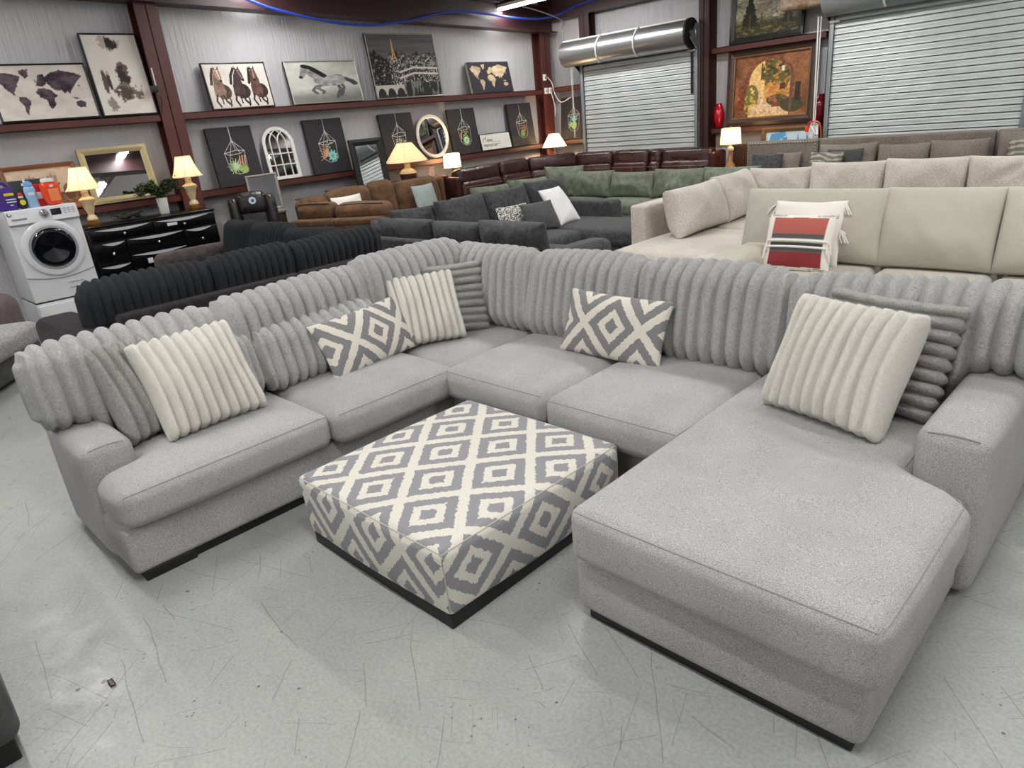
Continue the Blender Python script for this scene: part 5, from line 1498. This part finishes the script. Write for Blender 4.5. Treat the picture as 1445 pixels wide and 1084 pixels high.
edge_ = (np.abs(v_) > .88) & (np.sin(v_ * 160) > .2) & (np.abs(u_) > .45); Cc[edge_] = (96, 96, 98)
V = V @ rotx(-.36).T; V[:, 2] -= V[:, 2].min(); V = place(V, (-2.36, 5.60, .455), .03)
cv = mesh('cover', (V, F), M['art'], t, col=linarr(Cc), sharp=None)
n_u = 61
def surf(u, v, off=.006):       # a point on the front of the cover
    k = np.argmin((u_[:n_u * n_u] - u) ** 2 + (v_[:n_u * n_u] - v) ** 2); p = V[k]; return (p[0], p[1] - off, p[2])
for vv in (.045, -.165):
    mesh('cord', tube([surf(u, vv - .01 * math.sin(u * 3)) for u in np.linspace(-.86, .86, 14)], .010, 6), M['cream_cloth'], t)
    for s in (-.86, .86): tassel(t, surf(s, vv), .016, .10, d=(.15 * s, -.1, -1))

# two striped pillows on the taupe sectional
def striped(lab, bl, br_, z, h, sd):
    V, F, U = pillow(math.hypot(br_[0] - bl[0], br_[1] - bl[1]), h, .16, 36, None, .04, (.01, sd))
    w_ = (np.sin(U[:, 1] * 95 + 2.0 * np.sin(U[:, 0] * 17) + U[:, 0] * 12) + .5 * np.sin(U[:, 1] * 210 + U[:, 0] * 30)) > .1
    Cc = np.where(w_[:, None], np.array([158, 154, 140.]), np.array([98, 97, 90.]))
    V = V @ rotx(-.28).T; V[:, 2] -= V[:, 2].min(); V = place(V, ((bl[0] + br_[0]) / 2, (bl[1] + br_[1]) / 2, z), math.atan2(br_[1] - bl[1], br_[0] - bl[0]))
    tag(mesh('throw_pillow', (V, F), M['art'], origin=((bl[0] + br_[0]) / 2, (bl[1] + br_[1]) / 2, z), col=linarr(Cc), sharp=None), lab, 'pillow')
striped('grey striped pillow in front of a dark one on the taupe sectional', (-4.16, 10.12), (-3.70, 10.10), .55, .48, 153)
striped('grey striped pillow at the right edge of the photo on the taupe sectional', (-1.86, 10.16), (-1.36, 10.10), .55, .54, 154)

# --- black massage recliner in front of the leaning mirror
t = thing('recliner_chair', 'black leather recliner with a round white sticker behind the black plush cushions', 'chair', (-9.0, 4.32, 0))
lb = M['black_leather'] = m_leather('black_leather', rgb(22, 20, 21), rgb(40, 37, 38), .3)
aC = 1.25
def chp(name, c, s, r, bulge, tilt=0, sd=1):
    V, F = softbox(s, r, bulge, .05, 4, None, (.006, sd)); V = place(V, c, 0, tilt); V = place(V, (-9.02, 4.30, 0), aC); return mesh(name, (V, F), lb, t, sharp=None)
chp('seat', (0, -.04, .42), (.46, .40, .16), .06, (0, .01, .03)); chp('base', (0, 0, .18), (.44, .36, .34), .05, (0, 0, 0))
bk = chp('backrest', (0, .17, .78), (.40, .16, .80), .07, (0, .02, .01), -.12, 2)
chp('side_wing', (-.235, .14, .92), (.13, .20, .56), .06, (.01, .02, .01), -.12, 3); chp('side_wing', (.235, .14, .92), (.13, .20, .56), .06, (.01, .02, .01), -.12, 4)
chp('headrest', (0, .14, 1.12), (.38, .16, .27), .07, (0, .02, .01), -.12, 5)
for s in (-.28, .28): chp('armrest', (s, -.02, .50), (.10, .42, .14), .045, (0, 0, .01))
V, F = lathe([(0, .004), (.045, .004), (.047, 0)], 24, cap=False); V = place(V @ rotx(PI / 2).T, (0.0, .034, 1.155), 0, 0); V = place(V, (-9.02, 4.30, 0), aC)
st_ = mesh('sticker', (V, F), M['white_label'], t, label='round white sticker with a blue mark')
V, F = lathe([(0, .006), (.02, .006), (.021, .003)], 16, cap=False); V = place(V @ rotx(PI / 2).T, (0.004, .034, 1.155), 0, 0); V = place(V, (-9.02, 4.30, 0), aC)
mesh('sticker_mark', (V, F), M['sticker_blue'], st_)

# ================================================================== WASHER, DRESSER, LAMPS
W = thing('washing_machine', 'white front-loading washing machine on a pedestal left of the black dresser', 'washing machine', (-9.35, 1.91, 0))
we = M['white_enamel']
mesh('body', box(-9.73, -8.985, 1.572, 2.248, .44, 1.425, .012), we, W)
ped = mesh('pedestal', box(-9.70, -8.99, 1.575, 2.245, 0, .425, .01), we, W); mesh('drawer_front', box(-8.995, -8.972, 1.585, 2.235, .03, .40, .008), we, W)
mesh('dark_gap_strip', box(-9.70, -9.0, 1.58, 2.24, .42, .445, .003), M['dark_metal'], W)  # dark strip filling the gap between washer and pedestal
pn = mesh('control_panel', prism([(-9.0, 1.285), (-8.955, 1.285), (-8.975, 1.42), (-9.02, 1.43)], 'y', 1.572, 2.248), we, W, smooth=False)
mesh('panel_trim', box(-8.985, -8.958, 1.575, 2.245, 1.272, 1.284, .003), M['grey_plastic'], W)
def fx(prof, y, z, x0, n=40):
    V, F = lathe(prof, n, cap=False); return V @ roty(PI / 2).T + np.array([x0, y, z]), F
dr = mesh('door', fx([(.285, .0), (.300, .012), (.296, .03), (.27, .042), (.235, .040), (.225, .030)], 1.908, .998, -8.985), we, W, label='round white door with a dark glass bowl')
mesh('door_ring', fx([(.238, .036), (.232, .047), (.212, .050), (.205, .038)], 1.908, .998, -8.985), M['grey_plastic'], dr)
mesh('door_glass', fx([(.21, .044), (.19, .052), (.15, .048), (.08, .036), (.0, .030)], 1.908, .998, -8.985), M['door_glass'], dr)
mesh('seam_groove', tube([(-8.978 + .0, 1.575 + t * .67, .722 - .055 * math.sin(PI * t)) for t in np.linspace(0, 1, 20)], .005, 5), M['grey_plastic'], W)
dl = mesh('dial', fx([(.045, 0), (.045, .02), (.034, .034), (.0, .036)], 1.918, 1.362, -8.968, 24), M['chrome'], pn); mesh('dial_mark', box(-8.936, -8.93, 1.914, 1.922, 1.365, 1.39, .001), M['dark_metal'], dl)
mesh('display', box(-8.972, -8.962, 1.987, 2.087, 1.315, 1.398, .002), M['display'], pn)
mesh('detergent_drawer_slot', box(-8.966, -8.956, 1.612, 1.752, 1.324, 1.345, .004), M['grey_plastic'], pn)
b = MB()
for i in range(4):
    for j in range(3): b.add(*box(-8.971, -8.962, 2.112 + j * .042, 2.134 + j * .042, 1.315 + i * .024, 1.322 + i * .024, .001))
mesh('button_row', b.get(), M['grey_plastic'], pn)
mesh('emblem', tube([(-8.964, 1.605 + .018 * math.cos(a), 1.392 + .018 * math.sin(a)) for a in np.linspace(2.2, 6.4, 12)], .004, 5), M['dark_metal'], pn)
mesh('filter_cover', join(tube([(-8.978, 1.94, .60), (-8.978, 2.10, .60), (-8.978, 2.12, .57), (-8.978, 2.10, .54), (-8.978, 1.94, .54)], .003, 4)), M['grey_plastic'], W)
# bottles on top ------------------------------------------------------
WT = 1.426
def obl(prof, y, x, ax=1.0, ay=1.0, z=WT, n=24):
    V, F = lathe(prof, n); V = V * np.array([ax, ay, 1]); return V + np.array([x, y, z]), F
t = thing('detergent_jug', 'purple jug with a yellow label strip on the washing machine, leftmost', 'bottle', (-9.14, 1.66, WT))
V, F = softbox((.12, .19, .235), .03, (0, 0, 0), .03, 4); kz = (V[:, 2] + .1175) / .235; V[:, 1] *= 1 - .10 * kz ** 3
mesh('body', (V + np.array([-9.14, 1.655, WT + .1175]), F), M['purple_plastic'], t); mesh('handle', tube(smoothpath([(-9.14, 1.56, WT + .21), (-9.14, 1.60, WT + .275), (-9.14, 1.68, WT + .275), (-9.14, 1.72, WT + .225)], 6), .016, 8), M['purple_plastic'], t)
mesh('label', join(box(-9.082, -9.077, 1.64, 1.73, WT + .15, WT + .178, .001)), M['yellow_label'], t)
mesh('label', join(box(-9.082, -9.077, 1.645, 1.738, WT + .108, WT + .118, .001), box(-9.082, -9.077, 1.645, 1.735, WT + .082, WT + .092, .001), box(-9.082, -9.077, 1.67, 1.70, WT + .05, WT + .06, .001)), M['white_label'], t)
mesh('cap', (lambda q: q)(obl([(.024, 0), (.026, .03), (.02, .034)], 1.60, -9.14, z=WT + .235)), M['white_plastic'], t)
t = thing('spray_can', 'slim navy can with a yellow disc and red cap beside the purple jug', 'can', (-9.09, 1.785, WT))
mesh('body', obl([(.030, 0), (.031, .005), (.031, .105), (.022, .118)], 1.785, -9.09), M['navy_can'], t)
mesh('label', fx([(0.0, .003), (.026, .003), (.028, 0)], 1.785, WT + .07, -9.06, 20), M['yellow_label'], t)
mesh('collar', obl([(.024, 0), (.024, .018)], 1.785, -9.09, z=WT + .116), M['white_plastic'], t); mesh('cap', obl([(.023, 0), (.023, .03), (.018, .036)], 1.785, -9.09, z=WT + .134), M['red_plastic'], t)
t = thing('softener_bottle', 'pale blue bottle with a sky blue cap beside the orange bottle', 'bottle', (-9.10, 1.885, WT))
mesh('body', obl([(.050, 0), (.054, .01), (.047, .09), (.056, .18), (.050, .21), (.04, .222)], 1.885, -9.10, .7, 1.0), M['blue_plastic'], t)
mesh('cap', obl([(.038, 0), (.040, .01), (.036, .045), (.022, .062), (.0, .064)], 1.885, -9.10, .8, 1.0, WT + .215), M['blue_cap'], t)
mesh('spout', obl([(.013, 0), (.010, .03)], 1.86, -9.10, z=WT + .265), M['white_plastic'], t); mesh('label', box(-9.064, -9.061, 1.855, 1.915, WT + .13, WT + .16, .001), M['white_label'], t)
t = thing('detergent_jug', 'orange jug with a clear cap, rightmost on the washing machine', 'bottle', (-9.12, 2.09, WT))
V, F = softbox((.11, .20, .25), .05, (0, 0, 0), .025, 5); kz = (V[:, 2] + .125) / .25; V[:, 1] *= 1 - .28 * (1 - kz) ** 2.0 - .10 * kz ** 4
mesh('body', (V + np.array([-9.12, 2.085, WT + .125]), F), M['orange_plastic'], t)
mesh('cap', obl([(.065, 0), (.067, .02), (.058, .04), (.0, .042)], 2.08, -9.12, .7, 1.0, WT + .245), M['white_plastic'], t)
mesh('label', (lambda V, F: (V + np.array([-9.066, 2.10, WT + .11]), F))(*softbox((.006, .10, .13), .002, (0, 0, 0), .05, 2)), M['orange_light'] if 'orange_light' in M else m_plain('pale_orange_label', rgb(244, 138, 88), .4), t)
mesh('emblem', box(-9.066, -9.060, 2.075, 2.11, WT + .19, WT + .215, .002), M['white_label'], t)
tag(mesh('carton', box(-9.28, -9.20, 1.90, 2.02, WT, WT + .235, .004), M['red_plastic'], origin=(-9.24, 1.96, WT)), 'red and white carton half hidden between the blue and orange bottles', 'box')
mesh('label', box(-9.20, -9.197, 1.905, 2.015, WT + .08, WT + .15, .001), M['white_label'], bpy.data.objects['carton'])
t = tag(mesh('storage_box', box(-9.58, -9.36, 1.80, 2.12, WT, WT + .285, .006), M['green_box'], origin=(-9.47, 1.96, WT)), 'dark green lidded box behind the bottles on the washing machine', 'box')
mesh('label', box(-9.36, -9.357, 1.88, 1.98, WT + .225, WT + .255, .001), M['white_label'], t)

# dresser ---------------------------------------------------------------
DZ = 1.125
Dr = thing('dresser', 'long glossy black dresser with crescent pulls under the gold mirror', 'dresser', (-9.45, 3.08, 0))
mesh('carcass', box(-9.72, -9.215, 2.325, 3.84, .0, DZ - .025, .006), M['black_gloss'], Dr); mesh('top', box(-9.73, -9.195, 2.315, 3.85, DZ - .025, DZ, .006), M['black_gloss'], Dr)
def crescent(y0, y1, z):
    n_ = 14; P = [(y0 + (y1 - y0) * i / n_, z + .004) for i in range(n_ + 1)] + [(y1 - (y1 - y0) * i / n_, z + .002 - .032 * math.sin(PI * i / n_)) for i in range(1, n_)]
    return prism(P, 'x', -9.188, -9.180)
def drawer(y0, y1, z0, z1, cy0, cy1, cz, ky, kz_):
    d = mesh('drawer', box(-9.215, -9.19, y0 + .006, y1 - .006, z0 + .006, z1 - .006, .008), M['black_gloss'], Dr)
    mesh('crescent_inlay', crescent(cy0, cy1, cz), M['inlay'], d, smooth=False)
    mesh('knob', fx([(.006, 0), (.006, .012), (.016, .018), (.016, .026), (.0, .032)], ky, kz_, -9.19, 14), M['chrome'], d)
    return d
drawer(2.34, 3.06, .93, 1.09, 2.40, 3.02, 1.072, 2.713, 1.003); drawer(3.06, 3.83, .93, 1.09, 3.10, 3.75, 1.07, 3.422, .998)
drawer(2.34, 2.71, .67, .93, 2.44, 2.69, .912, 2.535, .792); drawer(2.71, 3.40, .74, .93, 2.735, 3.39, .918, 3.069, .836); drawer(3.40, 3.83, .67, .93, 3.424, 3.75, .912, 3.603, .783)
drawer(2.34, 2.71, .36, .67, 2.365, 2.69, .648, 2.53, .50); drawer(2.71, 3.40, .54, .74, 2.735, 3.39, .728, 2.904, .65); drawer(3.40, 3.83, .36, .67, 3.424, 3.75, .648, 3.603, .50)
drawer(2.71, 3.40, .34, .54, 2.735, 3.39, .528, 3.069, .43)
mesh('paper_tag', box(-9.186, -9.18, 3.22, 3.34, 1.0, 1.035, .001), M['white_label'], Dr); mesh('paper_tag', box(-9.158, -9.152, 2.88, 2.94, .61, .67, .001), M['white_label'], Dr)

# lamps -------------------------------------------------------------------
def bulb(x, y, z, e, r=.03):
    l = bpy.data.lights.new('lamp_bulb', 'POINT'); l.energy = e; l.color = (1.0, .66, .34); l.shadow_soft_size = r
    o = bpy.data.objects.new('lamp_glow', l); COL.objects.link(o); o.location = (x, y, z)
def shade(root, x, y, z0, z1, r0, r1, mat, flare=.0, seams=0, sq=False):
    n_ = 8; prof = []
    for i in range(n_ + 1):
        t_ = i / n_; r_ = r0 + (r1 - r0) * (t_ ** (1 - flare) if flare else t_); prof.append((r_, z0 + (z1 - z0) * t_))
    V, F = lathe(prof, 36, cap=False)
    o = mesh('lamp_shade', (V + np.array([x, y, 0]), F), M[mat], root, sharp=None)
    for zz, rr_ in ((z0, r0), (z1, r1)):
        mesh('shade_trim', tube([(x + rr_ * 1.005 * math.cos(a), y + rr_ * 1.005 * math.sin(a), zz) for a in np.linspace(0, 2 * PI, 32, endpoint=False)], .005, 5, True), M['ceramic'], o)
    for k in range(seams):
        a = 2 * PI * k / seams + .3
        mesh('shade_seam', tube([(x + (p[0] + .002) * math.cos(a), y + (p[0] + .002) * math.sin(a), p[1]) for p in prof], .003, 4), M['ceramic'], o)
    return o
def urn_lamp(x, y, z, lab):
    t = thing('table_lamp', lab, 'lamp', (x, y, z), 'urn table lamps on the dresser')
    mesh('foot', (lambda V, F: (V + np.array([x, y, z]), F))(*lathe([(.085, 0), (.09, .012), (.088, .035), (.06, .045), (.05, .055)], 8)), M['brass'], t)
    mesh('urn', (lambda V, F: (V + np.array([x, y, z]), F))(*lathe([(.045, .05), (.06, .07), (.05, .10), (.03, .125), (.035, .14), (.055, .20), (.068, .26), (.085, .275), (.09, .30), (.07, .315), (.045, .33), (.035, .36), (.04, .385), (.03, .40)], 24)), M['ceramic'], t)
    mesh('neck', (lambda V, F: (V + np.array([x, y, z]), F))(*lathe([(.02, .40), (.012, .41), (.012, .50)], 12)), M['brass'], t)
    shade(t, x, y, z + .41, z + .66, .19, .088, 'shade', .35, 8)
    V, F = lathe([(0, .5), (.025, .51), (.03, .54), (.02, .57), (0, .58)], 12, cap=False); mesh('bulb', (V + np.array([x, y, z]), F), M['bulb'], t)
    bulb(x, y, z + .545, 60)
urn_lamp(-9.43, 2.49, DZ, 'cream urn table lamp glowing at the left end of the black dresser')
urn_lamp(-9.45, 3.71, DZ, 'cream urn table lamp glowing at the right end of the black dresser')
# plant and cable clutter
t = thing('potted_plant', 'leafy green plant in a pale vase between the two dresser lamps', 'plant', (-9.46, 3.33, DZ))
mesh('vase', (lambda V, F: (V + np.array([-9.46, 3.33, DZ]), F))(*lathe([(.05, 0), (.055, .01), (.062, .12), (.066, .20), (.06, .20), (.055, .12)], 18)), M['white_paint'], t)
b = MB(); s_ = MB()
for i in range(60):
    a = rnd.uniform(0, 2 * PI); L = rnd.uniform(.12, .30); up_ = rnd.uniform(.05, .24)
    p0 = np.array([-9.46, 3.33, DZ + .19]); p1 = p0 + np.array([.3 * L * math.cos(a), L * 1.05 * math.sin(a), up_]); mid = (p0 + p1) / 2 + np.array([0, 0, .06])
    pts = smoothpath([p0, mid, p1], 5); s_.add(*tube(pts, .003, 4))
    for q in pts[2:]:
        for _ in range(4):
            d = np.array([rnd.uniform(-1, 1), rnd.uniform(-1, 1), rnd.uniform(-.4, .8)]); d /= np.linalg.norm(d); l = rnd.uniform(.03, .055)
            sd_ = np.cross(d, [0, 0, 1.]); sd_ /= max(1e-6, np.linalg.norm(sd_)); q_ = np.array(q)
            b.add([q_, q_ + d * l * .5 + sd_ * l * .28, q_ + d * l, q_ + d * l * .5 - sd_ * l * .28], [(0, 1, 2, 3)])
mesh('foliage', b.get(), M['leaf'], t, smooth=False); mesh('stems', s_.get(), M['leaf'], t)
b = MB()
for i in range(9):
    c_ = np.array([-9.42 + rnd.uniform(-.06, .06), 2.88 + rnd.uniform(-.1, .1), DZ + .02 + rnd.uniform(0, .04)]); rr_ = rnd.uniform(.05, .1)
    b.add(*tube([(c_[0] + rr_ * .7 * math.cos(a), c_[1] + rr_ * 1.2 * math.sin(a), max(DZ + .008, c_[2] + .02 * math.sin(2 * a + i))) for a in np.linspace(0, 2 * PI, 16, endpoint=False)], .007, 5, True))
tag(mesh('cable_coil', b.get(), M['cable_black'], origin=(-9.42, 2.88, DZ)), 'tangle of black cable lying on top of the black dresser', 'cable')
tag(mesh('power_cord', tube(smoothpath([(-9.45, 3.08, DZ + .006), (-9.38, 3.2, DZ + .006), (-9.30, 3.35, DZ + .008), (-9.27, 3.5, DZ + .007), (-9.36, 3.6, DZ + .006)], 6), .005, 5), M['cable_black'], origin=(-9.36, 3.35, DZ)), 'thin black cord in front of the pale vase on the dresser', 'cable')

# chest under the silver mirror
t = thing('chest', 'dark brown chest with silver edging under the silver mirror', 'chest', (-9.47, 4.62, 0))
mesh('carcass', box(-9.72, -9.22, 4.40, 4.84, 0, .925, .006), M['wood_dark'], t); mesh('top', box(-9.73, -9.20, 4.39, 4.85, .925, .965, .006), M['silver'], t)
mesh('drawer', box(-9.225, -9.205, 4.42, 4.82, .62, .90, .006), M['wood_dark'], t); mesh('edging', box(-9.21, -9.198, 4.41, 4.83, .60, .615, .002), M['silver'], t); mesh('drawer', box(-9.225, -9.205, 4.42, 4.82, .32, .59, .006), M['wood_dark'], t)
# tall wooden console with the big lamp and pink vase
t = thing('console_table', 'amber wooden console behind the cognac sectional carrying the big lamp', 'table', (-9.5, 7.4, 0))
mesh('top', box(-9.73, -9.30, 6.90, 7.95, 1.02, 1.055, .008), M['wood_and_lit_orange'], t)
for x in (-9.70, -9.34):
    for y in (6.94, 7.91): mesh('leg', box(x - .025, x + .025, y - .025, y + .025, 0, 1.02, .005), M['wood_and_lit_orange'], t)
mesh('apron', box(-9.70, -9.33, 6.93, 7.92, .93, 1.02, .004), M['wood_and_lit_orange'], t)
t = thing('table_lamp', 'big table lamp with wide flared shade and brown pot base behind the cognac sectional', 'lamp', (-9.5, 7.27, 1.055))
px_, py_ = -9.50, 7.27
mesh('base', (lambda V, F: (V + np.array([px_, py_, 1.055]), F))(*lathe([(.10, 0), (.13, .02), (.145, .07), (.14, .11)], 28)), M['brown_ceramic'], t)
mesh('shoulder', (lambda V, F: (V + np.array([px_, py_, 1.055]), F))(*lathe([(.142, .108), (.13, .14), (.09, .17), (.055, .19), (.045, .24), (.05, .26)], 28)), M['ceramic'], t)
mesh('neck', (lambda V, F: (V + np.array([px_, py_, 1.055]), F))(*lathe([(.012, .25), (.012, .40)], 10)), M['brass'], t)
shade(t, px_, py_, 1.345, 1.635, .345, .12, 'shade', 0, 6); V, F = lathe([(0, .5), (.025, .51), (.03, .54), (.02, .57), (0, .58)], 12, cap=False); mesh('bulb', (V + np.array([px_, py_, .93]), F), M['bulb'], t)
bulb(px_, py_, 1.46, 50)
tag(mesh('vase', (lambda V, F: (V + np.array([-9.48, 7.74, 1.055]), F))(*lathe([(.045, 0), (.05, .01), (.055, .06), (.043, .11), (.04, .135), (.05, .16), (.042, .16), (.035, .13)], 20)), m_suede('pink_white_porcelain', rgb(214, 150, 126), rgb(238, 224, 214), .3, 30), origin=(-9.48, 7.74, 1.055)), 'small pink and white vase right of the big lamp', 'vase')
# square-shaded lamp on a stand behind the sofas
t = thing('table_lamp', 'small lamp with a white drum shade below the oval mirror', 'lamp', (-9.48, 8.24, 0))
mesh('stand', join(box(-9.66, -9.38, 8.10, 8.40, .70, .73, .005), *[box(x, x + .03, y, y + .03, 0, .70, .003) for x in (-9.65, -9.42) for y in (8.11, 8.36)]), M['black'], t)
mesh('base', (lambda V, F: (V + np.array([-9.50, 8.24, .73]), F))(*lathe([(.075, 0), (.075, .015), (.04, .04), (.055, .14), (.06, .22), (.03, .34), (.012, .36), (.012, .50)], 20)), M['black'], t)
shade(t, -9.50, 8.24, 1.15, 1.375, .148, .138, 'shade_white'); bulb(-9.50, 8.24, 1.25, 30)
# corner lamp
t = thing('table_lamp', 'black lamp with a flared white shade in the far corner', 'lamp', (-9.42, 10.86, 0))
mesh('stand', (lambda V, F: (V + np.array([-9.42, 10.86, 0]), F))(*lathe([(.14, 0), (.14, .02), (.02, .05), (.02, .84), (.13, .86), (.13, .88)], 20)), M['black'], t)
mesh('base', (lambda V, F: (V + np.array([-9.42, 10.86, .88]), F))(*lathe([(.07, 0), (.07, .015), (.03, .05), (.04, .14), (.025, .26), (.012, .28), (.012, .45)], 20)), M['black'], t)
shade(t, -9.42, 10.86, 1.245, 1.485, .24, .095, 'shade_white'); bulb(-9.42, 10.86, 1.35, 36)
# lamp by the shutter on a side table
t = thing('side_table', 'dark wooden cabinet beside the burgundy sectional under the archway painting', 'table', (-5.6, 10.98, 0))
mesh('carcass', box(-5.77, -5.47, 10.80, 11.22, 0, .70, .006), M['wood_table'], t); mesh('top', box(-5.78, -5.45, 10.52, 11.24, .70, .735, .006), M['wood_table'], t); mesh('back_panel', box(-5.78, -5.38, 11.10, 11.2, .735, 1.10, .004), M['wood_table'], t)
for x in (-5.77, -5.50): mesh('leg', box(x, x + .04, 10.55, 10.59, 0, .70, .004), M['wood_table'], t)
t = thing('table_lamp', 'lamp with a cream drum shade and amber glass base under the archway painting', 'lamp', (-5.61, 10.7, .735))
mesh('base', (lambda V, F: (V + np.array([-5.61, 10.70, .735]), F))(*lathe([(.06, 0), (.062, .015), (.085, .05), (.07, .10), (.035, .15), (.028, .27), (.03, .30)], 24)), M['bottle_glass'], t)
mesh('collar', (lambda V, F: (V + np.array([-5.61, 10.70, .735]), F))(*lathe([(.03, .30), (.05, .32), (.05, .35), (.03, .365), (.015, .375), (.012, .48)], 20)), M['ceramic'], t)
shade(t, -5.61, 10.70, 1.145, 1.382, .16, .142, 'shade'); bulb(-5.61, 10.70, 1.26, 9)
mesh('finial', (lambda V, F: (V + np.array([-5.61, 10.70, 1.38]), F))(*lathe([(.004, 0), (.004, .015), (.012, .025), (.0, .036)], 10)), M['brass'], t)
# short maroon ledge post; the lamp's warm light is put into its amber colour
struct('trim_25', box(-9.94, -9.76, 6.83, 6.92, 0, 1.315, .004), M['wood_and_lit_orange'])
# scattered debris on the floor
tag(mesh('leaf_scrap', (lambda V, F: (V + np.array([-2.634, .287, .006]), F))(*softbox((.045, .02, .008), .0035, (0, 0, 0), .02, 2)), M['wood_dark'], origin=(-2.634, .287, 0)), 'small brown scrap lying on the floor in front of the left seats', 'debris')
